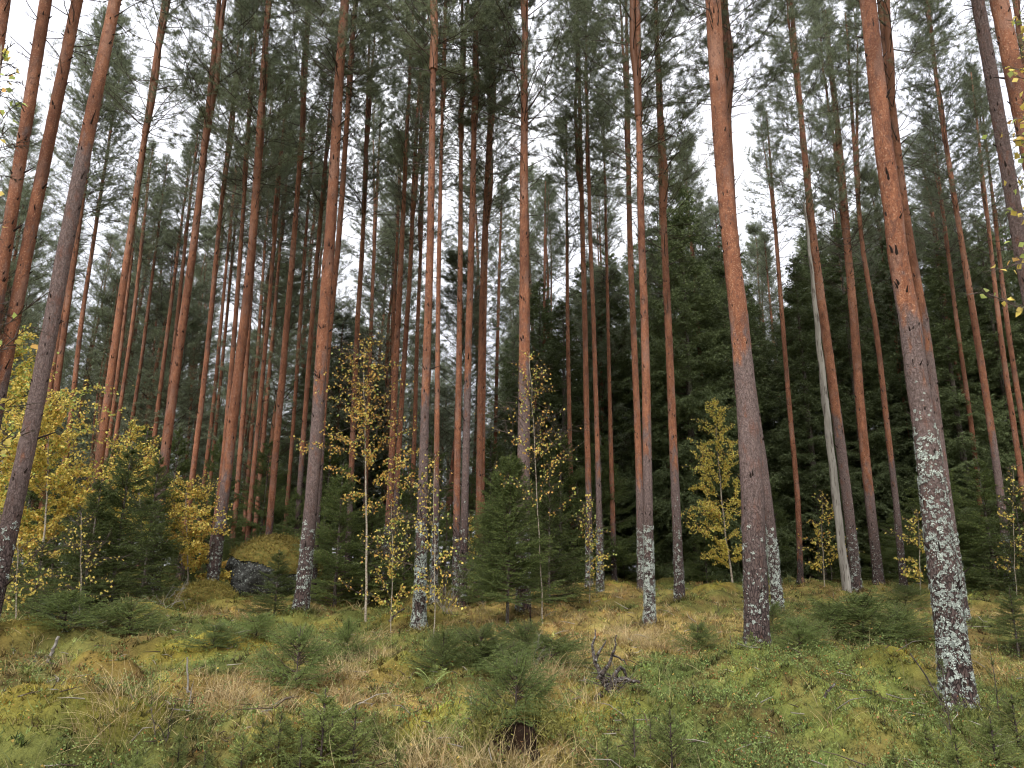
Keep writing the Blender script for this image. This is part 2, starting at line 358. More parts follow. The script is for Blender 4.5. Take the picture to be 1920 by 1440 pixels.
def bark_mat():
    m, nt, nd, lk = newmat('pine_bark')
    a = N(nt, 'ShaderNodeAttribute', attribute_name='tint')
    sp = N(nt, 'ShaderNodeSeparateColor'); lk.new(a.outputs['Color'], sp.inputs[0])
    tc = N(nt, 'ShaderNodeTexCoord')
    mp = N(nt, 'ShaderNodeMapping'); mp.inputs['Scale'].default_value = (1, 1, .38); lk.new(tc.outputs['Object'], mp.inputs[0])
    oi = N(nt, 'ShaderNodeObjectInfo')
    wob = N(nt, 'ShaderNodeTexNoise', Scale=14.0, Detail=2.0); lk.new(mp.outputs[0], wob.inputs['Vector'])
    va = N(nt, 'ShaderNodeVectorMath', operation='MULTIPLY_ADD'); lk.new(wob.outputs['Color'], va.inputs[0]); va.inputs[1].default_value = (.09, .09, .09); lk.new(mp.outputs[0], va.inputs[2])
    vo = N(nt, 'ShaderNodeTexVoronoi', feature='DISTANCE_TO_EDGE', Scale=34.0); lk.new(va.outputs[0], vo.inputs['Vector'])
    vc = N(nt, 'ShaderNodeTexVoronoi', feature='F1', Scale=26.0); lk.new(va.outputs[0], vc.inputs['Vector'])
    vsep = N(nt, 'ShaderNodeSeparateColor'); lk.new(vc.outputs['Color'], vsep.inputs[0])
    nf = noise(nt, tc.outputs['Object'], 60, 4, .7)
    nl = noise(nt, mp.outputs[0], 3.2, 3, .6)
    nm = noise(nt, mp.outputs[0], 11, 3, .6)
    sz = N(nt, 'ShaderNodeSeparateXYZ'); lk.new(tc.outputs['Object'], sz.inputs[0])
    fis = math_(nt, 'SUBTRACT', 1.0, ramp(nt, sz.outputs[2], .3, 2.6))
    edge0 = ramp(nt, vo.outputs['Distance'], .0, .16)
    edge = math_(nt, 'SUBTRACT', 1.0, math_(nt, 'MULTIPLY', math_(nt, 'SUBTRACT', 1.0, edge0), math_(nt, 'MULTIPLY_ADD', fis, .65, .35)))
    vs = N(nt, 'ShaderNodeTexVoronoi', feature='F1', Scale=70.0); lk.new(va.outputs[0], vs.inputs['Vector'])
    vss = N(nt, 'ShaderNodeSeparateColor'); lk.new(vs.outputs['Color'], vss.inputs[0])
    low1 = mixc(nt, vss.outputs[0], (.100, .068, .060), (.190, .136, .122))
    low1 = mixc(nt, ramp(nt, nf, .45, .75), low1, (.26, .20, .185))
    low1 = mixc(nt, ramp(nt, nm, .50, .75), low1, (.17, .09, .07))
    low1 = mixc(nt, math_(nt, 'MULTIPLY', fis, .62), low1, (.055, .040, .037))
    low = mixc(nt, edge, (.022, .016, .015), low1)
    up1 = mixc(nt, ramp(nt, nm, .3, .7), (.20, .078, .042), (.345, .150, .080))
    up1 = mixc(nt, vss.outputs[1], mixc(nt, .55, up1, (.20, .075, .045)), up1)
    up2 = mixc(nt, ramp(nt, nf, .54, .66), up1, (.50, .31, .21))
    up2 = mixc(nt, ramp(nt, noise(nt, tc.outputs['Object'], 95, 2, .5), .62, .70), up2, (.10, .05, .035))
    vu = N(nt, 'ShaderNodeTexVoronoi', feature='DISTANCE_TO_EDGE', Scale=48.0); lk.new(va.outputs[0], vu.inputs['Vector'])
    up = mixc(nt, ramp(nt, vu.outputs['Distance'], .0, .10), mixc(nt, .55, up2, (.12, .05, .03)), up2)
    gp = mixc(nt, math_(nt, 'MULTIPLY', ramp(nt, noise(nt, mp.outputs[0], 5.0, 4, .65), .50, .60), .40), up, (.25, .165, .135))
    gp = mixc(nt, math_(nt, 'MULTIPLY', ramp(nt, sz.outputs[2], 4.0, 11.0), .25), gp, (.26, .145, .10))
    gp = mixc(nt, 1.0, gp, mixc(nt, ramp(nt, noise(nt, mp.outputs[0], 2.6, 5, .7), .35, .65), (.62, .60, .60), (1.15, 1.12, 1.08)), 'MULTIPLY')
    gp = mixc(nt, math_(nt, 'MULTIPLY', ramp(nt, noise(nt, va.outputs[0], 22, 4, .7), .56, .62), .6), gp, (.10, .05, .038))
    fo = math_(nt, 'ADD', sp.outputs[0], math_(nt, 'MULTIPLY', math_(nt, 'SUBTRACT', nl, .5), 2.2))
    fo = math_(nt, 'ADD', fo, math_(nt, 'MULTIPLY', math_(nt, 'SUBTRACT', nm, .5), 1.2))
    base = mixc(nt, ramp(nt, fo, .3, .7), low, gp)
    # knots, stubs
    base = mixc(nt, ramp(nt, sp.outputs[2], .45, .7), base, (.035, .024, .02))
    wb = N(nt, 'ShaderNodeTexNoise', Scale=38.0, Detail=3.0); lk.new(tc.outputs['Object'], wb.inputs['Vector'])
    vb = N(nt, 'ShaderNodeVectorMath', operation='MULTIPLY_ADD'); lk.new(wb.outputs['Color'], vb.inputs[0]); vb.inputs[1].default_value = (.035, .035, .035); lk.new(tc.outputs['Object'], vb.inputs[2])
    lbig = noise(nt, tc.outputs['Object'], 3.4, 3, .6)
    amt = math_(nt, 'MULTIPLY', sp.outputs[1], math_(nt, 'MULTIPLY_ADD', lbig, 3.2, -1.15))
    lf = None
    for sc_, k_ in ((24.0, .50), (44.0, .46)):
        q = N(nt, 'ShaderNodeTexVoronoi', feature='F1', Scale=sc_); lk.new(vb.outputs[0], q.inputs['Vector'])
        qs = N(nt, 'ShaderNodeSeparateColor'); lk.new(q.outputs['Color'], qs.inputs[0])
        on = math_(nt, 'LESS_THAN', qs.outputs[0], amt)
        sz_ = math_(nt, 'MULTIPLY_ADD', qs.outputs[1], .30, k_ - .22)
        d_ = math_(nt, 'SUBTRACT', sz_, q.outputs['Distance'])
        v_ = math_(nt, 'MULTIPLY', on, ramp(nt, d_, -.02, .05))
        lf = v_ if lf is None else math_(nt, 'MAXIMUM', lf, v_)
    lc = mixc(nt, ramp(nt, nf, .35, .65), (.16, .18, .155), (.47, .51, .455))
    base = mixc(nt, lf, base, lc)
    hs = N(nt, 'ShaderNodeHueSaturation'); lk.new(base, hs.inputs['Color'])
    lk.new(math_(nt, 'MULTIPLY_ADD', oi.outputs['Random'], .3, .85), hs.inputs['Value'])
    h = math_(nt, 'ADD', math_(nt, 'MULTIPLY', edge, math_(nt, 'SUBTRACT', 1.0, math_(nt, 'MULTIPLY', ramp(nt, fo, .3, .7), .45))), math_(nt, 'MULTIPLY', nf, .7))
    h = math_(nt, 'ADD', h, math_(nt, 'MULTIPLY', lf, .8))
    bp = N(nt, 'ShaderNodeBump', Strength=.8, Distance=.012); lk.new(h, bp.inputs['Height'])
    p = N(nt, 'ShaderNodeBsdfPrincipled', Roughness=.85); p.inputs['Specular IOR Level'].default_value = .15
    lk.new(hs.outputs[0], p.inputs['Base Color']); lk.new(bp.outputs[0], p.inputs['Normal'])
    o = N(nt, 'ShaderNodeOutputMaterial'); lk.new(p.outputs[0], o.inputs[0])
    return m
M_BARK = bark_mat()

def simple_noise_mat(name, c1, c2, scale, c3=None, bump=.6, dist=.02, rough=.9, stretch=1.0, spec=.1, attr=False):
    m, nt, nd, lk = newmat(name)
    tc = N(nt, 'ShaderNodeTexCoord')
    mp = N(nt, 'ShaderNodeMapping'); mp.inputs['Scale'].default_value = (1, 1, stretch); lk.new(tc.outputs['Object'], mp.inputs[0])
    n1 = noise(nt, mp.outputs[0], scale, 5, .65)
    c = mixc(nt, ramp(nt, n1, .35, .65), c1, c2)
    if c3 is not None:
        n2 = noise(nt, mp.outputs[0], scale * 2.7, 4, .6)
        c = mixc(nt, ramp(nt, n2, .55, .63), c, c3)
    if attr:
        a = N(nt, 'ShaderNodeAttribute', attribute_name='tint'); c = mixc(nt, 1.0, c, a.outputs['Color'], 'MULTIPLY')
    bp = N(nt, 'ShaderNodeBump', Strength=bump, Distance=dist); lk.new(n1, bp.inputs['Height'])
    p = N(nt, 'ShaderNodeBsdfPrincipled', Roughness=rough); p.inputs['Specular IOR Level'].default_value = spec
    lk.new(c, p.inputs['Base Color']); lk.new(bp.outputs[0], p.inputs['Normal'])
    o = N(nt, 'ShaderNodeOutputMaterial'); lk.new(p.outputs[0], o.inputs[0])
    return m
M_SPRBARK = simple_noise_mat('spruce_bark', (.07, .055, .045), (.15, .12, .10), 25, (.25, .26, .22), stretch=.4)
M_BIRCHBARK = simple_noise_mat('birch_bark', (.42, .38, .30), (.28, .22, .16), 18, (.10, .07, .05), stretch=2.5)
M_DEADWOOD = simple_noise_mat('dead_wood', (.20, .18, .155), (.34, .315, .275), 9, (.12, .10, .085), stretch=.12)
M_DARKWOOD = simple_noise_mat('weathered_root_wood', (.04, .032, .028), (.10, .08, .07), 22, (.22, .22, .2))
M_ROTWOOD = simple_noise_mat('rotten_wood', (.010, .007, .005), (.035, .020, .013), 20, stretch=.4)
M_ROCK = simple_noise_mat('boulder_rock', (.03, .03, .028), (.085, .085, .08), 9, (.28, .30, .27), bump=1.0, dist=.05)
M_MOSS = simple_noise_mat('moss', (.10, .095, .025), (.20, .155, .04), 9, (.17, .095, .032), bump=.8, dist=.02)
M_TWIG = simple_noise_mat('twig_bark', (.045, .035, .03), (.10, .08, .07), 18)

def ground_mat():
    m, nt, nd, lk = newmat('forest_floor')
    a = N(nt, 'ShaderNodeAttribute', attribute_name='tint')
    tc = N(nt, 'ShaderNodeTexCoord')
    n1 = noise(nt, tc.outputs['Object'], 7, 6, .7); n2 = noise(nt, tc.outputs['Object'], 45, 4, .7)
    c = mixc(nt, ramp(nt, n1, .35, .62), (.35, .35, .35), (1.15, 1.15, 1.15))
    c = mixc(nt, ramp(nt, n2, .3, .7), c, (1.3, 1.25, 1.1))
    c = mixc(nt, 1.0, a.outputs['Color'], c, 'MULTIPLY')
    h = math_(nt, 'ADD', n1, math_(nt, 'MULTIPLY', n2, .4))
    bp = N(nt, 'ShaderNodeBump', Strength=.9, Distance=.05); lk.new(h, bp.inputs['Height'])
    p = N(nt, 'ShaderNodeBsdfPrincipled', Roughness=.95); p.inputs['Specular IOR Level'].default_value = .08
    lk.new(c, p.inputs['Base Color']); lk.new(bp.outputs[0], p.inputs['Normal'])
    o = N(nt, 'ShaderNodeOutputMaterial'); lk.new(p.outputs[0], o.inputs[0])
    return m
M_GROUND = ground_mat()

# ------------------------------------------------------------------ ground
def cover_col(x, y):
    d = wdry(x, y)[:, None]; b = wbil(x, y)[:, None]; m = wmoss(x, y)[:, None]
    c = np.array([[.085, .090, .030]]) * np.ones((len(x), 1))
    c = c * (1 - m) + m * np.array([[.200, .165, .035]])
    c = c * (1 - d * .8) + d * .8 * np.array([[.24, .170, .070]])
    c = c * (1 - b * .75) + b * .75 * np.array([[.085, .115, .040]])
    r = np.clip((fbm(x / .55, y / .55, 77) - .56) * 6, 0, 1)[:, None]
    c = c * (1 - r * .2) + r * .2 * np.array([[.19, .10, .035]])
    k = np.clip((fbm(x / .33, y / .33, 88) - .35) * 2.2, 0, 1)[:, None]
    br = np.clip((fbm(x / .42, y / .42, 99, 2) - .60) * 6, 0, 1)[:, None]
    c = c * (.70 + .75 * k)
    c = c * (1 - br * .4) + br * .4 * np.array([[.13, .075, .04]])
    return c * np.array([[1.50, 1.50, 1.30]])

xs = np.concatenate([-np.geomspace(12, 350, 40)[::-1], np.linspace(-11.9, 11.9, 480), np.geomspace(12, 350, 40)])
ys = np.concatenate([np.array([-300, -100, -40, -15, -6, -3, -1, 0, .8, 1.4]), np.linspace(2, 12, 330), np.linspace(12.06, 32, 200), np.geomspace(32.5, 450, 40)])
X, Y = np.meshgrid(xs, ys)
X = X.ravel(); Y = Y.ravel()
Z = ground(X, Y)
ni = len(xs); nj = len(ys)
i, j = np.meshgrid(np.arange(ni - 1), np.arange(nj - 1)); b = (j * ni + i).ravel()
mb = MB(); mb.add(np.stack([X, Y, Z], 1), cover_col(X, Y) * .75, quad=np.stack([b, b + 1, b + ni + 1, b + ni], 1))
go = obj('ground', mb.mesh('ground', M_GROUND, True)); tag(go, kind='structure')

# ------------------------------------------------------------------ ground cover
def scatter(n, ymin=2.2, ymax=26, pw=1.0, halfw=.80):
    # density falls with distance: uniform in log-ish depth
    u = rng.random(n)
    if pw == 0: y = ymin + u * (ymax - ymin)
    else: y = (ymin ** -pw + u * (ymax ** -pw - ymin ** -pw)) ** (-1 / pw)
    x = (rng.random(n) * 2 - 1) * (halfw * y + .8)
    return x, y

def updir(n, spread):
    d = rng.normal(size=(n, 3)) * spread; d[:, 2] = 1
    return nrm(d)
def bendv(n, a=.5):
    th = rng.random(n) * 2 * math.pi
    return np.stack([np.cos(th) * a, np.sin(th) * a, -a * .6 * np.ones(n)], 1)

# moss fuzz and short turf
mb = MB()
x, y = scatter(30000, pw=.55); n0 = len(x); K = 10
cc0 = cover_col(x, y) * (.30 + 1.55 * rng.random((n0, 1)) ** 1.3) * (1 + .10 * rng.normal(size=(n0, 3)))
hh0 = .5 + 1.0 * rng.random(n0)
idx = np.repeat(np.arange(n0), K); s = (.6 + .055 * y[idx]) * hh0[idx]
xx = x[idx] + rng.normal(size=n0 * K) * .018 * (.6 + .06 * y[idx]); yy = y[idx] + rng.normal(size=n0 * K) * .018 * (.6 + .06 * y[idx])
c = cc0[idx] * (0.65 + .7 * rng.random((len(xx), 1)))
mb.tris(np.stack([xx, yy, ground(xx, yy) - .005], 1), updir(len(xx), .75), .011 * s, .050 * s, np.clip(c, .01, .8))
tag(obj('moss', mb.mesh('moss', M_GRASS)), kind='stuff')

# low green grass
mb = MB()
x, y = scatter(60000, pw=.5); keep = rng.random(len(x)) < .15 + .85 * np.clip(fbm(x / .8, y / .8, 91) * 1.8 - .6, 0, 1)
x = x[keep]; y = y[keep]; n = len(x)
c = np.array([[.13, .16, .05]]) * (.55 + .9 * rng.random((n, 1))); yl = rng.random(n) < .45
c[yl] = np.array([[.30, .25, .10]]) * (.6 + .7 * rng.random((yl.sum(), 1)))
s = .7 + .05 * y
mb.blades(np.stack([x, y, ground(x, y) - .01], 1), updir(n, .45), bendv(n, .5), (.07 + .13 * rng.random(n)) * (1 + .02 * y), .005 * s, c, 2)
# long pale stems arching
x, y = scatter(420, 2.6, 14, pw=.3); n = len(x)
c = np.array([[.34, .29, .14]]) * (.6 + .7 * rng.random((n, 1)))
mb.blades(np.stack([x, y, ground(x, y) - .01], 1), updir(n, .4), bendv(n, .8), .25 + .3 * rng.random(n), .003 + .0003 * y, c, 8)
tag(obj('grass', mb.mesh('grass', M_GRASS)), kind='stuff')

# dry tan grass in tussocks
mb = MB()
x, y = scatter(5200, 2.4, 22, pw=.3); k = rng.random(len(x)) < wdry(x, y) ** 1.2 * 1.1
x = x[k]; y = y[k]
xx = np.repeat(x, 26); yy = np.repeat(y, 26); n = len(xx); xx = xx + rng.normal(size=n) * .06; yy = yy + rng.normal(size=n) * .06
th = np.repeat(rng.random(len(x)) * 6.28, 26)
bd = bendv(n, .55) + np.stack([np.cos(th), np.sin(th), 0 * th], 1) * .25
c = np.where(rng.random((n, 1)) < .7, np.array([[.42, .325, .16]]), np.array([[.32, .20, .085]])) * (.4 + .95 * rng.random((n, 1)))
mb.blades(np.stack([xx, yy, ground(xx, yy) - .01], 1), updir(n, .5), bd * 1.4, (.06 + .22 * rng.random(n) ** 1.4), .0028 + .0005 * yy, c, 5)
for px, py, cnt in [(780, 1438, 120), (950, 1440, 120), (870, 1440, 60), (430, 1335, 160), (230, 1345, 130), (640, 1265, 150), (1030, 1275, 130), (700, 1240, 110), (560, 1230, 80), (1010, 1290, 100), (1090, 1330, 70), (1240, 1215, 200), (1180, 1200, 160), (480, 1330, 100), (640, 1215, 60), (700, 1200, 60), (1560, 1200, 40), (1620, 1195, 40)]:
    p = hitg(px, py)
    cnt = int(cnt * 2.2); th = rng.random(cnt) * 6.28; r = .30 * rng.random(cnt) ** .7
    q = np.stack([p[0] + np.cos(th) * r, p[1] + np.sin(th) * r, 0 * r], 1); q[:, 2] = ground(q[:, 0], q[:, 1])
    dd = np.stack([np.cos(th) * .5, np.sin(th) * .5, np.ones(cnt)], 1)
    c = np.array([[.50, .385, .20]]) * (.4 + .9 * rng.random((cnt, 1)))
    wind = rng.normal(size=2) * .3
    mb.blades(q, nrm(dd * np.array([.7, .7, 1]) + rng.normal(size=dd.shape) * .35), bendv(cnt, .6) + dd * np.array([.3, .3, 0]) + np.array([wind[0], wind[1], -.15]), .10 + .36 * rng.random(cnt) ** 1.3, .0034, c, 8)
tag(obj('dry_grass', mb.mesh('dry_grass', M_GRASS)), kind='stuff')

# moss and grass banked round the tree feet
mb = MB()
for fx, fy, fw in FEET:
    r0 = fw / 2 * fy / F; n = 420; th = rng.random(n) * 6.28; rr_ = r0 * 1.1 + np.abs(rng.normal(size=n)) * .09
    q = np.stack([fx + np.cos(th) * rr_, fy + np.sin(th) * rr_, 0 * th], 1); q[:, 2] = ground(q[:, 0], q[:, 1]) - .01
    c = cover_col(q[:, 0], q[:, 1]) * (.4 + 1.0 * rng.random((n, 1)))
    mb.blades(q, updir(n, .4), bendv(n, .6), (.05 + .12 * rng.random(n)) * (.7 + .03 * fy), .005 + .0006 * fy, c, 3)
tag(obj('tree_foot_grass', mb.mesh('tree_foot_grass', M_GRASS)), kind='stuff')

# bilberry and lingonberry dwarf shrubs
mb = MB()
x, y = scatter(52000, 2.3, 22, pw=.45); k = rng.random(len(x)) < np.clip(wbil(x, y) * 1.0 + .34, 0, 1) * (1 - .7 * wdry(x, y)) * np.clip(fbm(x / .45, y / .45, 13) * 3 - .8, .15, 1)
x = x[k]; y = y[k]; n = len(x)
cl = np.clip(fbm(x / .45, y / .45, 13) * 2.4 - .7, .12, 1.4)
hgt = .04 + .17 * rng.random(n) * cl
P = np.stack([x, y, ground(x, y)], 1); d = updir(n, .45)
mb.tubes(P - d * .01, P + d * hgt[:, None], .0016 + .00015 * y, .0008, (.09, .08, .03), 3)
m = 9
Pq = np.repeat(P, m, 0) + np.repeat(d, m, 0) * (np.repeat(hgt, m) * (.35 + .7 * rng.random(n * m)))[:, None] + rng.normal(size=(n * m, 3)) * np.array([.016, .016, .008])
dl = nrm(rng.normal(size=(n * m, 3)) + np.array([0, 0, .3])); nn = perp(dl)
bc = np.array([[.16, .215, .065]]) * (.55 + .9 * rng.random((n * m, 1)))
o1 = rng.random(n * m) < .22; bc[o1] = np.array([[.24, .26, .08]]) * (.7 + .5 * rng.random((o1.sum(), 1)))
o2 = rng.random(n * m) < .05; bc[o2] = np.array([[.35, .15, .05]])
yy = np.repeat(y, m); s = .8 + .06 * yy
mb.leaves(Pq, dl, nn, .017 * s, .010 * s, bc)
tag(obj('dwarf_shrubs', mb.mesh('dwarf_shrubs', M_GRASS)), kind='stuff')

# fallen twigs and cones litter
mb = MB()
x, y = scatter(1500, 2.6, 20, pw=.5); n = len(x)
p = np.stack([x, y, ground(x, y) + .03 + .03 * rng.random(n)], 1); d = updir(n, 2.5); d[:, 2] *= .35; L = .04 + .16 * rng.random(n) ** 2
q = p + nrm(d + .3 * rng.normal(size=d.shape)) * L[:, None]; e = q + nrm(d) * L[:, None] * .8
c = np.where(rng.random((n, 1)) < .5, np.array([[.10, .07, .05]]), np.array([[.34, .30, .25]])) * (.6 + .6 * rng.random((n, 1)))
mb.tubes(p, q, .0035 + .0002 * y, .0028 + .0002 * y, c, 4); mb.tubes(q, e, .0028 + .0002 * y, .001, c, 4)
tag(obj('twig_litter', mb.mesh('twig_litter', M_GRASS)), kind='stuff')

# fallen birch leaves
mb = MB()
x, y = scatter(1500, 2.6, 20, pw=.3); n = len(x)
P = np.stack([x, y, ground(x, y) + .035 + .04 * rng.random(n)], 1)
nn = updir(n, .5); d = perp(nn)
c = np.array([[.62, .42, .10]]) * (.5 + .7 * rng.random((n, 1)))
c[rng.random(n) < .35] = (.33, .17, .08)
mb.leaves(P, d, nn, .03, .022, c)
tag(obj('fallen_leaves', mb.mesh('fallen_leaves', M_LEAF)), kind='stuff')
print('cover', time.time() - T0)

# ------------------------------------------------------------------ generic branch tools
def needles(mb, p0, p1, dens, ln, w, col, fwd=.6, var=.35):
    L = np.linalg.norm(p1 - p0, axis=1)
    k = rng.poisson(np.maximum(L * dens, .5))
    idx = np.repeat(np.arange(len(p0)), k); n = len(idx)
    if n == 0: return
    t = rng.random((n, 1)); P = p0[idx] * (1 - t) + p1[idx] * t
    d0 = nrm(p1 - p0)[idx]
    d = nrm(d0 * fwd + perp(d0))
    c = np.asarray(col) * (1 + var * (rng.random((n, 1)) * 2 - 1))
    mb.tris(P, d, w * (.8 + .4 * rng.random(n)), ln * (.7 + .5 * rng.random(n)), c)

def polyseg(pts):
    pts = np.asarray(pts); return pts[:-1], pts[1:]

# pine crown: z=0 crown base, length Lc
PCOL = np.array([[.200, .228, .142]])
def pine_crown(seed, Lc=9.5, Rc=1.9, dens=1.0, r_base=.07, nd=(340, .074, .0056)):
    global rng
    rr = np.random.default_rng(seed); old = rng; rng = rr
    mb = MB()
    zs = np.linspace(0, Lc, 12)
    st = np.stack([.06 * np.cumsum(rr.normal(size=12)) * 0.5, .06 * np.cumsum(rr.normal(size=12)) * .5, zs], 1); st[0, :2] = 0
    a, b_ = polyseg(st); rad = r_base * (1 - zs / Lc * .85)
    mb.tubes(a, b_, rad[:-1], rad[1:], (.30, .14, .08), 7)
    A = []; B = []; RA = []; RB = []; TA = []; TB = []
    z = .1
    while z < Lc - .1:
        t = z / Lc
        nb = rr.integers(3, 6)
        az0 = rr.random() * 6.28
        for k in range(nb):
            if rr.random() > dens * (.75 + .3 * t): continue
            az = az0 + k * 6.28 / nb + rr.normal() * .35
            L = Rc * (np.interp(t, [0, .15, .4, .75, 1], [.85, 1.0, .95, .6, .22])) * (.55 + .6 * rr.random())
            el = math.radians(np.interp(t, [0, .5, 1], [22, 38, 58]) + rr.normal() * 10)
            zc = z + rr.normal() * .07
            cx = np.interp(zc, zs, st[:, 0]); cy = np.interp(zc, zs, st[:, 1])
            m = 7; pts = [np.array([cx, cy, zc])]; dr = np.array([math.cos(az) * math.cos(el), math.sin(az) * math.cos(el), math.sin(el)])
            for q in range(m):
                dr = nrm(dr + rr.normal(size=3) * .09 + np.array([0, 0, .07]))
                pts.append(pts[-1] + dr * L / m)
            pts = np.array(pts)
            r0 = .003 + .005 * L
            A.append(pts[:-1]); B.append(pts[1:]); rs = np.linspace(r0, .004, m + 1); RA.append(rs[:-1]); RB.append(rs[1:])
            for q in range(2, m + 1):
                for sd in (-1, 1):
                    if rr.random() < .12: continue
                    bd = nrm(pts[q] - pts[q - 1]); sidev = nrm(np.cross(bd, [0, 0, 1.]))
                    ld = nrm(bd * .75 + sidev * sd * (.5 + .5 * rr.random()) + np.array([0, 0, .15 + .35 * rr.random()]))
                    l = (.20 + .34 * rr.random()) * (.6 + .4 * L / Rc)
                    p = pts[q]; e = p + ld * l
                    A.append(p[None]); B.append(e[None]); RA.append([.005]); RB.append([.002])
                    TA.append(e - ld * min(.22, l)); TB.append(e + ld * .03)
                    for u in range(rr.integers(1, 4)):
                        sp = p + ld * l * (.3 + .5 * rr.random()); d2 = nrm(ld + rr.normal(size=3) * .6 + np.array([0, 0, .25]))
                        e2 = sp + d2 * (.10 + .16 * rr.random())
                        A.append(sp[None]); B.append(e2[None]); RA.append([.003]); RB.append([.002])
                        TA.append(sp * .5 + e2 * .5); TB.append(e2 + d2 * .03)
        z += .28 + .2 * rr.random()
    mb.tubes(np.concatenate(A), np.concatenate(B), np.concatenate(RA), np.concatenate(RB), (.10, .07, .055), 3)
    TA = np.array(TA); TB = np.array(TB)
    cl = PCOL * (.7 + .6 * rr.random((1, 1)))
    needles(mb, TA, TB, nd[0], nd[1], nd[2], PCOL, .55, .5)
    rng = old
    return mb.mesh('pine_crown', M_NEEDLE)

def dead_branch_mesh(seed, Lz=4.5, n=34, Lmax=1.4):
    rr = np.random.default_rng(seed); mb = MB()
    A = []; B = []; RA = []; RB = []
    for k in range(n):
        z = Lz * (rr.random() ** .6); az = rr.random() * 6.28; L = Lmax * (.25 + .75 * rr.random()) * (.3 + .7 * z / Lz)
        el = math.radians(rr.normal() * 14 + 14)
        dr = np.array([math.cos(az) * math.cos(el), math.sin(az) * math.cos(el), math.sin(el)]); pts = [np.array([0, 0, z])]
        m = 6
        for q in range(m):
            dr = nrm(dr + rr.normal(size=3) * .12 + np.array([0, 0, .03])); pts.append(pts[-1] + dr * L / m)
            if q > 1 and rr.random() < .85:
                d2 = nrm(dr + rr.normal(size=3) * .7); e = pts[-1] + d2 * L * (.12 + .2 * rr.random())
                A.append(pts[-1]); B.append(e); RA.append(.0035); RB.append(.0015)
                d3 = nrm(d2 + rr.normal(size=3) * .6); A.append(e); B.append(e + d3 * .12); RA.append(.002); RB.append(.001)
        rs = np.linspace(.008 + .004 * L, .003, m + 1)
        for q in range(m): A.append(pts[q]); B.append(pts[q + 1]); RA.append(rs[q]); RB.append(rs[q + 1])
    for q in range(12): A.append(np.array([0, 0, Lz * q / 12])); B.append(np.array([0, 0, Lz * (q + 1) / 12])); RA.append(.012); RB.append(.012)
    mb.tubes(np.array(A), np.array(B), np.array(RA), np.array(RB), (1, 1, 1), 3)
    return mb.mesh('dead_branches', M_TWIG)

CROWNS = [pine_crown(100 + k, Lc=9.5, Rc=[1.7, 2.1, 1.9, 1.6, 2.2, 1.8][k], dens=[1, .85, 1, .9, 1, .8][k]) for k in range(6)]
CROWNS += [pine_crown(140 + k, Lc=9.5, Rc=[1.8, 2.1, 1.9, 1.7][k], dens=[.9, 1, .85, 1][k], nd=(140, .084, .0096)) for k in range(4)]
DEADS = [dead_branch_mesh(200 + k) for k in range(5)]
print('crowns', time.time() - T0, len(CROWNS[0].polygons))

# ------------------------------------------------------------------ trunks
def interp_path(P, s):
    P = np.asarray(P); return np.stack([np.interp(s, P[:, 2], P[:, k]) for k in range(3)], 1)

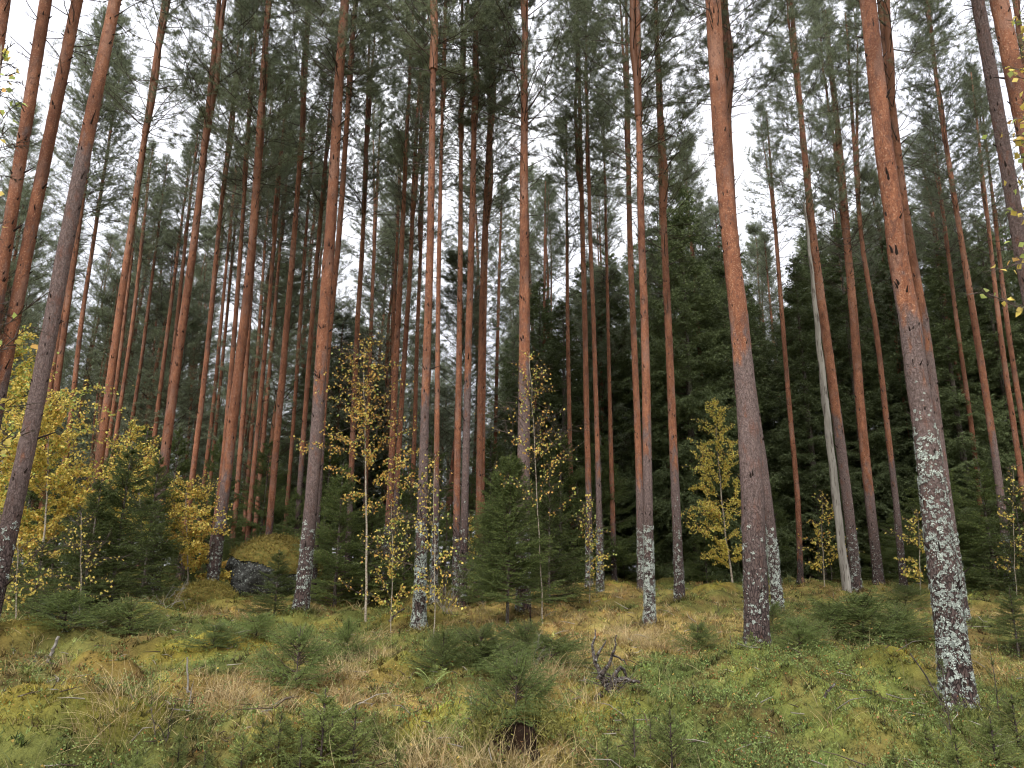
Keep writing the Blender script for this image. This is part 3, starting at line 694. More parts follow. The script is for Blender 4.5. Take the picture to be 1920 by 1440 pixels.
def trunk_mesh(pts, rads, H, hb, lich, seed, sides=14, dz=.2, stubs=True, flakes=0, knots=.4, fade=1.3, lich_h=1.6):
    """pts local (base at origin), extrapolated to height H; returns mesh, centre function, radius function"""
    rr = np.random.default_rng(seed)
    pts = np.asarray(pts, float); rads = np.asarray(rads, float)
    o = np.argsort(pts[:, 2]); pts = pts[o]; rads = rads[o]
    d = nrm(pts[-1] - pts[-2])
    zt = pts[-1, 2]
    if zt < H:
        top = pts[-1] + d / max(d[2], .3) * (H - zt)
        top[:2] = pts[-1, :2] + (top[:2] - pts[-1, :2]) * .9
        pts = np.vstack([pts, top]); rads = np.append(rads, .02)
    zz = pts[:, 2]
    # smooth interpolation of the centre line
    def cen(z):
        z = np.atleast_1d(z); w = 1.2
        acc = 0
        for o_, wt in ((-w, .25), (0, .5), (w, .25)):
            zq = np.clip(z + o_, zz[0], zz[-1]); acc = acc + wt * np.stack([np.interp(zq, zz, pts[:, 0]), np.interp(zq, zz, pts[:, 1])], 1)
        e = np.clip(z / 1.2, 0, 1)[:, None]
        acc = acc * e + np.stack([np.interp(z, zz, pts[:, 0]), np.interp(z, zz, pts[:, 1])], 1) * (1 - e)
        return np.concatenate([acc, z[:, None]], 1)
    def rad(z):
        z = np.atleast_1d(z)
        r = np.interp(z, zz, rads)
        return r * (1 + .5 * np.exp(-np.clip(z, 0, 9) / .13))
    zs = np.concatenate([[-.3], np.arange(0, H, dz), [H]])
    C = cen(np.clip(zs, 0, None)); C[0, 2] = -.3
    R = rad(zs)
    th = np.arange(sides) / sides * 2 * math.pi
    RR = R[:, None] * (1 + .018 * rr.normal(size=(len(zs), sides)) + .02 * np.sin(th * 2 + seed)[None] + .05 * np.sin(th * 3 + seed)[None] * np.exp(-np.clip(zs, 0, 99) / .5)[:, None] + .16 * np.sin(th * 4 + seed * 2)[None] * np.exp(-np.clip(zs, 0, 99) / .13)[:, None])
    V = np.stack([C[:, 0:1] + RR * np.cos(th), C[:, 1:2] + RR * np.sin(th), np.repeat(C[:, 2:3], sides, 1)], 2)
    org = np.clip((zs - hb) / (fade * 1.5) + .5, 0, 1)
    lich_h = lich_h * (.75 + .7 * rr.random()) if lich <= 1 else lich_h
    li = lich * np.clip(1.3 - zs / lich_h, 0, 1)
    mb = MB()
    c = np.stack([org, li, 0 * org], 1); c = np.repeat(c, sides, 0); a0 = rr.random() * 6.28 if lich <= 1 else 4.9
    c[:, 1] *= np.tile(.78 + .42 * np.cos(th - a0), len(zs))
    i, j = np.meshgrid(np.arange(sides), np.arange(len(zs) - 1)); a = (j * sides + i).ravel(); b2 = (j * sides + (i + 1) % sides).ravel()
    mb.add(V.reshape(-1, 3), c, quad=np.stack([a, b2, b2 + sides, a + sides], 1))
    if stubs:
        z = .8 + rr.random() * .3; A = []; B = []; R0 = []; cc = []
        while z < H * .62:
            for k in range(rr.integers(3, 6)):
                az = rr.random() * 6.28; zz2 = z + rr.normal() * .04
                ce = cen(zz2)[0]; r = rad(zz2)[0]
                dr = np.array([math.cos(az), math.sin(az), .25 + .3 * rr.random()])
                L = r + .012 + .05 * rr.random() ** 2 + (.18 * rr.random() if rr.random() < .05 else 0)
                A.append(ce + dr * r * .8 * np.array([1, 1, 0])); B.append(ce + nrm(dr) * L * 1.02 + np.array([0, 0, .01])); R0.append(min(.10 * r + .004, .014) * (.6 + .6 * rr.random()))
            z += knots * (.8 + .4 * rr.random())
        mb.tubes(np.array(A), np.array(B), np.array(R0) * 1.3, np.array(R0) * .35, (0, 0, 1), 5)
    if flakes:
        n = flakes
        z = hb * .5 + (min(H * .6, 9) - hb * .5) * rr.random(n); az = rr.random(n) * 6.28
        ce = cen(z); r = rad(z)
        no = np.stack([np.cos(az), np.sin(az), 0 * az], 1)
        p = ce + no * (r * .99)[:, None]
        tg = np.stack([-np.sin(az), np.cos(az), 0 * az], 1)
        d1 = nrm(no * (.25 + .6 * rr.random((n, 1))) + tg * rr.normal(size=(n, 1)) * .5 + np.array([0, 0, 1.]) * rr.normal(size=(n, 1)) * .8)
        mb.leaves(p, d1, nrm(np.cross(d1, tg + .01)), .004 + .011 * rr.random(n) ** 2, .005 + .009 * rr.random(n), np.array([1.0, 0, 0]))
    return mb, cen, rad

def lichen_mesh(cen, rad, lich_h, n, seed, size=1.0, az0=None):
    rr = np.random.default_rng(seed); mb = MB()
    z = lich_h * 1.2 * rr.random(n) ** 1.25
    az = rr.random(n) * 6.28
    m = 16
    zz = np.repeat(z, m); aa = np.repeat(az, m)
    R = np.repeat(rad(z), m); sc = np.repeat((.008 + .020 * rr.random(n) ** 1.6) * size, m)
    zz = zz + rr.normal(size=n * m) * sc * .75; aa = aa + rr.normal(size=n * m) * sc * .75 / R
    ce = cen(np.clip(zz, .01, None)); R = rad(zz)
    no = np.stack([np.cos(aa), np.sin(aa), 0 * aa], 1)
    p = ce + no * (R + .002 + .006 * rr.random(n * m))[:, None]
    tg = np.stack([-np.sin(aa), np.cos(aa), 0 * aa], 1); up = np.array([[0, 0, 1.]])
    th = rr.random((n * m, 1)) * 6.28
    d = nrm(tg * np.cos(th) + up * np.sin(th) + no * .35 * rr.random((n * m, 1)))
    c = np.array([[.42, .46, .41]]) * (.6 + .7 * rr.random((n * m, 1)))
    c = c * np.repeat(.75 + .4 * rr.random((n, 1)), m, 0)
    mb.leaves(p, d, nrm(no + .3 * rr.normal(size=(n * m, 3))), (.010 + .010 * rr.random(n * m)) * size, (.008 + .008 * rr.random(n * m)) * size, c)
    return mb.mesh('lichen', M_LICHEN)

crown_i = [0]
def fit_crown(tree, cen, rad, H, zc, k=None, rz=None, wide=1.0):
    """crown and dead branches of a pine aligned with its trunk"""
    if k is None: k = crown_i[0] % 6; crown_i[0] += 1
    p0 = cen(zc)[0]; p1 = cen(H - .1)[0]
    ax = Vector(p1 - p0); q = Vector((0, 0, 1)).rotation_difference(ax.normalized())
    rz = rng.random() * 6.28 if rz is None else rz
    s = (H - zc) * 1.03 / 9.5
    c = obj('crown', CROWNS[k], tree); c.location = p0; c.rotation_mode = 'QUATERNION'
    c.rotation_quaternion = q @ Euler((0, 0, rz)).to_quaternion(); c.scale = (s * wide, s * wide, s)
    zb = zc - 3.6
    pb = cen(zb)[0]; ax = Vector(p0 - pb); q = Vector((0, 0, 1)).rotation_difference(ax.normalized())
    d = obj('dead_branches', DEADS[(k * 2 + 1) % 5], tree); d.location = pb; d.rotation_mode = 'QUATERNION'
    d.rotation_quaternion = q @ Euler((0, 0, rz + 1)).to_quaternion()

FARLAB = "slim distant pine with bare stem among others deep in the stand at left"
def make_pine(D, pts, yt, lich, zc, H, label, idx):
    if D is None:
        p0 = hit(pts[0][0], pts[0][1]); D = p0[1]
        base = p0
    else:
        b = at(pts[0][0], pts[0][1], D); base = np.array([b[0], D, float(g0(b[0], D))])
    base = base.copy(); base[2] = min(float(g0(base[0], base[1])), gz(base[0], base[1])); rdf = .9
    loc = []; rd = []
    for x, y, w in pts:
        q = at(x, y, D); rd.append(rdf * w / 2 * depth(q) / F); loc.append(q - base)
    loc = np.array(loc); k = loc[:, 2] > .25
    l2 = [np.zeros(3)] + [l for l, kk in zip(loc, k) if kk]; r2 = [rd[0]] + [r for r, kk in zip(rd, k) if kk]
    # foot under the lowest listed point
    if loc[0, 2] > .25 and len(loc) > 1:
        s = (loc[1] - loc[0]) / max(loc[1, 2] - loc[0, 2], .1); l2[0] = np.array([loc[0, 0] - s[0] * loc[0, 2], 0, 0])
        sh = l2[0].copy(); base = base + sh; l2 = [l - sh for l in l2]
    tz = at(pts[0][0], yt, D)[2] - base[2]
    near = D < 12.5; mid = D < 20
    t = empty('pine_tree', base)
    tag(t, label or FARLAB, 'pine tree', 'pine trees of the stand')
    mbm, cen, rad = trunk_mesh(l2, r2, H, tz, lich, 300 + idx, sides=26 if near else (14 if mid else 9), dz=.07 if near else (.16 if mid else .3),
                               flakes=(1500 if D < 9.5 else (600 if near else 0)), knots=.42, lich_h=2.4 if lich > 1 else 1.5)
    obj('trunk', mbm.mesh('pine_trunk', M_BARK, True), t)
    if lich > .3 and D < 20:
        n = int({True: 300, False: 170}[near] * (lich ** 2) * (1.3 if lich > 1.05 else 1))
        obj('lichen', lichen_mesh(cen, rad, 2.1 if lich > 1 else 1.35, n, 500 + idx, 1.0 if D < 9 else 1.25), t)['kind'] = 'stuff'
    fit_crown(t, cen, rad, H, zc - (.6 if D > 15 else -.2), wide=1.2)
    return t
for idx, (D, pts, yt, lich, zc, H, label) in enumerate(PINES):
    make_pine(D, pts, yt, lich, zc, H, label, idx)
print('pines', time.time() - T0)

# random pines of the stand behind, sharing trunk meshes
FT = []
for k in range(5):
    rr = np.random.default_rng(900 + k)
    H = 17 + rr.random() * 2.5; z = np.linspace(0, H, 7); bend = np.cumsum(rr.normal(size=(7, 2)) * .09, 0); bend[0] = 0
    pts = np.concatenate([bend, z[:, None]], 1); rads = np.interp(z, [0, 1, 9, H], [.085, .07, .05, .018])
    mbm, cen, rad = trunk_mesh(pts, rads, H, 2.2 + rr.random(), .5, 950 + k, sides=8, dz=.5)
    FT.append((mbm.mesh('pine_trunk_far', M_BARK, True), cen, rad, H))
rr = np.random.default_rng(5)
cnt = 0; used = []
while cnt < 185:
    y = 25 + 42 * rr.random() ** .75; x = (rr.random() * 2 - 1) * .78 * y
    pxx = 960 + x / y * F * .97
    if pxx > 1010 and y > 42: continue
    if 820 < pxx < 950 and rr.random() < .6: continue
    if any((x - a) ** 2 + (y - b) ** 2 < 3.2 for a, b in used): continue
    used.append((x, y))
    me, cen, rad, H = FT[rr.integers(0, 5)]
    t = empty('pine_tree', (x, y, float(g0(x, y)) - .05), rr.random() * 6.28)
    t.rotation_euler[0] = rr.normal() * .012; t.rotation_euler[1] = rr.normal() * .012; s = (.9 + .2 * rr.random()) if rr.random() < .5 else .48 + .36 * rr.random(); t.scale = (.45 + .55 * s, .45 + .55 * s, s)
    side = 'left' if pxx < 700 else ('centre' if pxx < 1010 else 'right')
    tag(t, {'left': FARLAB, 'centre': "slim distant pine with bare stem deep in the stand near the centre",
            'right': "distant pine top showing among or above the dark spruces at right"}[side], 'pine tree', 'pine trees of the stand')
    obj('trunk', me, t); fit_crown(t, cen, rad, H, H * (.48 if s > .88 else .22), k=int(rr.integers(6, 10)), rz=rr.random() * 6.28, wide=(1.35 if s > .88 else 1.5))
    cnt += 1
print('far pines', time.time() - T0)

# ------------------------------------------------------------------ spruces
SCOL = np.array([[.125, .155, .066]])
def spruce_mesh(seed, H, R, dz, nb, step, nl, nw, dens, col=SCOL, droop=.35, up=.25, hang=.2, low=.03, top_el=50, low_el=5, sub=False, thin=1.0, tipc=None, prof=.8):
    global rng
    rr = np.random.default_rng(seed); old = rng; rng = rr
    mb = MB(); A = []; B = []; RA = []; RB = []; NA = []; NB = []
    z = H * low
    while z < H * .985:
        t = z / H
        for k in range(nb):
            az = rr.random() * 6.28; L = R * ((1 - t) ** prof) * (.65 + .5 * rr.random()) + .03 * R
            if rr.random() > thin: continue
            el = math.radians(np.interp(t, [0, 1], [low_el, top_el]) + rr.normal() * 7)
            m = 7; q = np.linspace(0, 1, m + 1)[:, None]
            h = np.array([math.cos(az), math.sin(az), 0])
            zz = L * (math.sin(el) * q - droop * (1 - t) * q ** 2 + up * (1 - t) * q ** 3)
            pts = h * L * math.cos(el) * q + np.array([0, 0, 1.]) * zz + np.array([0, 0, z + rr.normal() * dz * .3])
            pts[1:] += rr.normal(size=(m, 3)) * L * .012
            A.append(pts[:-1]); B.append(pts[1:]); rs = np.linspace(.004 + .007 * L, .0018, m + 1); RA.append(rs[:-1]); RB.append(rs[1:])
            NA.append(pts[1:-1]); NB.append(pts[2:])
            side = np.array([-h[1], h[0], 0])
            s = .12 + rr.random() * .1
            while s < .97:
                p = np.array([np.interp(s, q[:, 0], pts[:, c]) for c in range(3)])
                for sd in (-1, 1):
                    l = L * (.52 * (1 - s) + .10) * (.6 + .6 * rr.random())
                    ld = nrm(h * (.65 + .3 * rr.random()) + side * sd * .8 + np.array([0, 0, -hang * (1 - t) + .12 + rr.normal() * .12]))
                    md = p + ld * l * .5; e = md + nrm(ld + np.array([0, 0, -hang * .6 * (1 - t)]) + rr.normal(size=3) * .08) * l * .5
                    NA += [p[None], md[None]]; NB += [md[None], e[None]]
                    if sub and l > step * L * 1.4:
                        for u in range(2 + int(l / .12)):
                            f = .25 + .65 * rr.random(); sp = p + (e - p) * f
                            d2 = nrm(ld + side * rr.choice([-1, 1]) * .8 + rr.normal(size=3) * .2 + np.array([0, 0, -hang * 1.2 * (1 - t)]))
                            NA.append(sp[None]); NB.append((sp + d2 * l * .35)[None])
                s += step * (.8 + .4 * rr.random())
        z += dz * (.75 + .5 * rr.random())
    A = np.concatenate(A); B = np.concatenate(B)
    mb.tubes(A, B, np.concatenate(RA), np.concatenate(RB), (.10, .07, .05), 3)
    NA = np.concatenate(NA); NB = np.concatenate(NB)
    mb.tubes(NA, NB, .0016 + nw * .12, .001, col[0] * .9, 3)
    needles(mb, NA, NB, dens, nl, nw, col, .75, .45)
    if tipc is not None:
        k = rr.random(len(NA)) < .35
        needles(mb, NA[k], NB[k], dens * .8, nl, nw, tipc, .75, .3)
    # leader
    lead = np.array([[0, 0, H * .9], [0, 0, H * 1.03]]); needles(mb, lead[:1], lead[1:], dens, nl, nw, col, 1.0)
    rng = old
    return mb.mesh('spruce_crown', M_SPRUCE)
def stem_mesh(H, r, mat, seed, k=8, name='stem', wob=.01):
    rr = np.random.default_rng(seed); z = np.linspace(-.15, H, 14); c = np.cumsum(rr.normal(size=(14, 2)) * wob * H / 6, 0); c -= c[1]
    p = np.concatenate([c, z[:, None]], 1); R = np.interp(z, [-.15, .1, H], [r * 1.25, r, .004 + r * .05])
    mb = MB(); mb.tubes(p[:-1], p[1:], R[:-1], R[1:], (1, 1, 1), k)
    return mb.mesh(name, mat, True), p
BIG = [spruce_mesh(600 + k, 16, [2.5, 2.2, 2.8, 2.3][k], .40, 7, .085, .10, .034, 17, hang=.75, droop=.45, up=.2, low=[.06, .12, .04, .16][k], low_el=0, sub=True, prof=.6, thin=.85) for k in range(4)]
print('big spruce', time.time() - T0, [len(b.polygons) for b in BIG])
bigstem, _ = stem_mesh(16, .15, M_SPRBARK, 1, wob=.004)
# x, D, top y
SP = [(1010, 27, 520), (1058, 24.5, 560), (1105, 30, 480), (1150, 26, 470), (1200, 32, 450), (1255, 27, 390), (1300, 24.5, 330), (1345, 30, 380), (1390, 26, 420), (1440, 31, 560),
      (1485, 28, 600), (1530, 25, 480), (1575, 29, 430), (1625, 25.5, 420), (1675, 30, 400), (1725, 26.5, 430), (1775, 30, 380), (1820, 25, 450), (1868, 28, 420), (1915, 26, 400), (1970, 27, 420), (2020, 25, 400),
      (560, 27, 680), (620, 30, 640), (500, 31, 800), (690, 29, 680), (960, 34, 620),
      (1640, 34, 380), (1560, 35, 420), (1230, 36, 420), (1370, 35, 450), (1740, 36, 380), (1130, 37, 500), (1850, 35, 360), (1415, 38, 520)]
rr = np.random.default_rng(15)
for k, (px, D, ty) in enumerate(SP):
    p = at(px, ty, D); b = at(px, 1080, D); zg = float(g0(b[0], D)) - .1; H = p[2] - zg
    t = empty('spruce_tree', (b[0] + (p[0] - b[0]) * .2, D, zg), rr.random() * 6.28)
    s = H / 16; w = .75 + .35 * s
    t.scale = (w, w, s)
    tag(t, "dark tall spruce in the dense wall of spruces behind the pines at right" if px > 980 else "dark spruce standing far behind the pines left of centre", 'spruce tree', 'tall dark spruces at the back')
    obj('trunk', bigstem, t); obj('crown', BIG[k % 4], t)

# young spruces
YC = np.array([[.104, .136, .042]]); TC = np.array([[.180, .215, .062]])
YM = [spruce_mesh(700 + k, 2.6, [.78, .95, .85][k], .105, 5, .085, .026, .0075, 120, col=YC * [1, .8, .9][k], droop=.15, up=.15, hang=.12, low=[.13, .02, .03][k], low_el=8, prof=[.6, .75, .7][k], top_el=48, tipc=TC) for k in range(3)]
YM.append(spruce_mesh(709, 2.6, .98, .085, 7, .075, .026, .0075, 125, col=YC * .92, droop=.12, up=.16, hang=.12, low=.13, low_el=6, top_el=50, tipc=TC, prof=.62))
ys_, _ = stem_mesh(2.65, .028, M_SPRBARK, 2)
def place_spruce(mesh, stem, H0, px, py, ty, label, D=None, w=1.0, name='young_spruce', group=None, rz=None):
    p = hitg(px, py) if D is None else at(px, py, D)
    z = gz(p[0], p[1]); top = at(px, ty, p[1]); H = top[2] - z
    t = empty(name, (p[0], p[1], z - .02), rng.random() * 6.28 if rz is None else rz)
    s = H / H0; t.scale = (s * w, s * w, s)
    tag(t, label, 'spruce', group)
    obj('trunk', stem, t); obj('crown', mesh, t)
    return t
G1 = 'young spruces under the pines'
for a in [
  (3, 951, 1168, 850, "dark green young spruce at the centre with bare stem foot", None, 1.0),
  (1, 205, 1148, 835, "bushy dark spruce at left beside the lichen footed pine", 12.5, 1.25),
  (2, 150, 1150, 900, "shorter spruce left of the bushy dark spruce, under yellow birch leaves", 12.0, 1.3),
  (2, 262, 1135, 850, "spruce leaning out behind the right side of the bushy dark spruce", 14.5, 1.0),
  (1, 60, 1140, 1010, "low spruce at the left edge beneath the yellow birch", 12.5, 1.5),
  (1, 515, 1140, 1030, "small dark spruce in front of the mossy boulder", 12.6, 1.5),
  (2, 628, 1128, 870, "dark spruce between the stout pine and the large birch stem", 14.5, 1.25),
  (1, 690, 1130, 930, "spruce directly behind the foot of the large birch", 15.0, 1.3),
  (2, 755, 1130, 950, "spruce filling the gap right of the large birch", 15.5, 1.3),
  (0, 832, 1120, 960, "small spruce behind the slender lichen footed pine left of centre", 16.0, 1.3),
  (2, 905, 1120, 960, "spruce half hidden left behind the central young spruce", 14.5, 1.2),
  (1, 1030, 1118, 880, "spruce standing behind the right side of the central young spruce", 15, 1.1),
  (2, 585, 1120, 960, "low spruce behind the stout pine right of the boulder", 16.5, 1.4),
  (1, 340, 1115, 980, "small spruce behind the orange leaved birch left of the boulder", 18.0, 1.3),
  (1, 1325, 1082, 980, "low dark spruce under the bright yellow birch", 22.0, 1.5),
  (2, 1260, 1082, 960, "low spruce in the shade behind the dark footed orange pine", 24.0, 1.5),
  (2, 1745, 1085, 900, "spruce behind the large lichen coated pine at right", 21.0, 1.5),
  (1, 1800, 1088, 940, "spruce in the gap right of the large lichen coated pine", 20.0, 1.5),
  (2, 1868, 1090, 860, "spruce between the two lichen footed pines near the right edge", 20.0, 1.4),
  (1, 1925, 1090, 900, "spruce touching the right edge at mid height", 18.0, 1.3),
  (1, 1905, 1190, 1100, "low spruce at the right edge beside the lichen coated pine foot", 10.0, 1.6),
  (2, 1690, 1090, 960, "spruce behind the slim pine left of the large lichen coated pine", 23.0, 1.6),
  (1, 1560, 1085, 1010, "low shaded spruce left of the dead grey stem", 23.0, 1.6),
  (2, 1410, 1085, 990, "shaded spruce behind the massive pine", 24.0, 1.6),
  (1, 1170, 1085, 1000, "low shaded spruce left of the overlapping pine pair", 24.0, 1.6),
  (1, 470, 1105, 990, "dark spruce behind the left shoulder of the mossy boulder", 20.0, 1.5),
  (2, 420, 1105, 960, "spruce farther back left of the boulder", 22.0, 1.4),
]:
    place_spruce(YM[a[0]], ys_, 2.6, a[1], a[2], a[3], a[4], a[5], a[6], group=G1)

rr = np.random.default_rng(77)
UNDER = [(30, 19), (95, 17.5), (130, 21), (180, 18), (235, 20), (300, 21.5), (330, 24), (385, 19.5), (430, 25), (480, 22.5), (545, 20), (600, 24), (650, 21), (705, 19), (745, 23), (800, 21),
         (850, 25), (915, 21), (965, 19.5), (1050, 21), (1085, 24), (1130, 21.5), (1215, 23), (1300, 26), (1450, 24), (1520, 26), (1650, 24.5), (1780, 24), (1830, 22), (1910, 22.5), (10, 24), (210, 26), (410, 28), (780, 28), (870, 30), (1010, 26)]
for px, D in UNDER:
    b = at(px, 1090, D); H = 2.0 + 2.3 * rr.random() + .05 * (D - 18); zg = gz(b[0], D)
    t = empty('young_spruce', (b[0], D, zg - .05), rr.random() * 6.28); s_ = H / 2.6; w_ = .85 + .5 * rr.random(); t.scale = (s_ * w_, s_ * w_, s_)
    tag(t, "young spruce in the dim undergrowth far behind the pines", 'spruce', 'far undergrowth spruces')
    obj('trunk', ys_, t); obj('crown', YM[int(rr.integers(0, 3))], t)

# low spreading spruce bushes and saplings (finer needles)
BM = [spruce_mesh(720 + k, .62, [.66, .80][k], .075, 6, .085, .019, .0048, 185, col=YC * [1.5, 1.15][k], droop=.1, up=.25, hang=.12, low=.04, low_el=16, top_el=55, tipc=TC * 1.25, prof=.6) for k in range(2)]
SM = [spruce_mesh(740 + k, .62, [.34, .42, .30][k], .075, 5, .12, .016, .0040, 210, col=YC * np.array([[1.15, 1.05, 1.0]]) * [1.75, 1.6, 1.45][k], droop=.05, up=.1, hang=.05, low=.05, low_el=25, top_el=60, tipc=TC * 1.4) for k in range(3)]
SPARSE = spruce_mesh(760, .9, .33, .14, 3, .16, .016, .003, 200, col=YC * 1.1, droop=.0, up=.1, hang=0, low=.1, low_el=35, top_el=60, thin=.9)
ss_, _ = stem_mesh(.64, .009, M_TWIG, 3, 5); sp_, _ = stem_mesh(.95, .006, M_TWIG, 4, 5)
G2 = 'low spruce bushes on the forest floor'
for a in [
  (0, 1620, 1205, 1118, "wide dense low spruce bush in the right middle ground", 1.45),
  (1, 1560, 1195, 1135, "left lobe of low spruce growth beside the wide bush", 1.4),
  (1, 1690, 1200, 1140, "low spruce bush right of the wide dense bush", 1.3),
  (0, 1500, 1215, 1160, "pale green low spruce beside the massive pine foot", 1.5),
  (1, 900, 1245, 1178, "dark flat spruce bush below the central young spruce", 1.35),
  (1, 985, 1235, 1172, "flat spruce bush right below the central young spruce stem", 1.25),
  (1, 830, 1255, 1190, "dark spruce bush left of the fern", 1.05),
  (0, 650, 1235, 1165, "spruce bush at the foot of the large birch", .9),
  (0, 555, 1290, 1178, "soft green bushy spruce below the stout pine foot", 1.0),
  (0, 1310, 1220, 1170, "little spruce bush midway between the foreground pines", 1.2),
  (1, 1700, 1140, 1100, "faint low spruce behind the wide bush", 1.4),
  (0, 120, 1175, 1110, "low green spruce at left below the birch stems", 1.6),
  (1, 240, 1190, 1130, "spruce growth spreading below the bushy dark spruce", 1.6),
  (0, 400, 1215, 1170, "low soft green growth in the left middle ground", 1.8),
  (0, 480, 1195, 1150, "low green spruce seedlings left of the stout pine foot", 1.5),
  (0, 940, 1262, 1205, "wide flat spruce sprawl in front of the central young spruce", 2.4),
  (1, 1035, 1248, 1196, "flat dark spruce sprawl reaching toward the black root", 2.2),
  (1, 1450, 1185, 1135, "small spruce tight against the massive pine's right side", 1.2),
]:
    place_spruce(BM[a[0]], ss_, .62, a[1], a[2], a[3], a[4], None, a[5], 'spruce_bush', G2)
G3 = 'small spruce saplings in the foreground'
place_spruce(BM[0], ss_, .62, 968, 1362, 1232, "bushy spruce sapling growing on the dark rotten stump", None, .95, 'spruce_sapling', G3)
for a in [(600, 1430, 1290), (520, 1425, 1330), (660, 1440, 1320), (450, 1450, 1370), (560, 1455, 1360), (330, 1455, 1370), (380, 1460, 1390), (250, 1470, 1400), (700, 1400, 1330), (620, 1390, 1310), (740, 1455, 1390), (490, 1390, 1340)]:
    place_spruce(SM[(a[0] // 10) % 3], ss_, .62, a[0], a[1], a[2], "soft green spruce sapling in the sapling patch at bottom left", None, 1.25, 'spruce_sapling', G3)
for a in [(1190, 1440, 1340), (1260, 1450, 1330), (1140, 1455, 1380), (1310, 1445, 1390), (1220, 1395, 1330)]:
    place_spruce(SM[(a[0] // 10) % 3], ss_, .62, a[0], a[1], a[2], "pale green spruce sapling in the patch at bottom centre right", None, 1.2, 'spruce_sapling', G3)
for a in [(1870, 1440, 1340), (1800, 1455, 1370), (1740, 1420, 1350), (1910, 1400, 1300), (1680, 1450, 1400)]:
    place_spruce(SM[(a[0] // 10) % 3], ss_, .62, a[0], a[1], a[2], "spruce sapling in the patch at the bottom right corner", None, 1.5, 'spruce_sapling', G3)
place_spruce(SPARSE, sp_, .9, 1878, 1380, 1225, "sparse bare twigged spruce sapling right of the nearest lichen coated pine", None, 1.0, 'spruce_sapling', G3)
place_spruce(SPARSE, sp_, .9, 1788, 1420, 1220, "thin spruce sapling in front of the nearest lichen coated pine", None, .8, 'spruce_sapling', G3)
place_spruce(SM[2], ss_, .62, 1410, 1215, 1180, "tiny spruce sapling left of the massive pine foot", None, 1.2, 'spruce_sapling', G3)
place_spruce(SM[1], ss_, .62, 930, 1300, 1260, "tiny spruce sapling left above the stump sapling", None, 1.2, 'spruce_sapling', G3)
print('spruces', time.time() - T0)

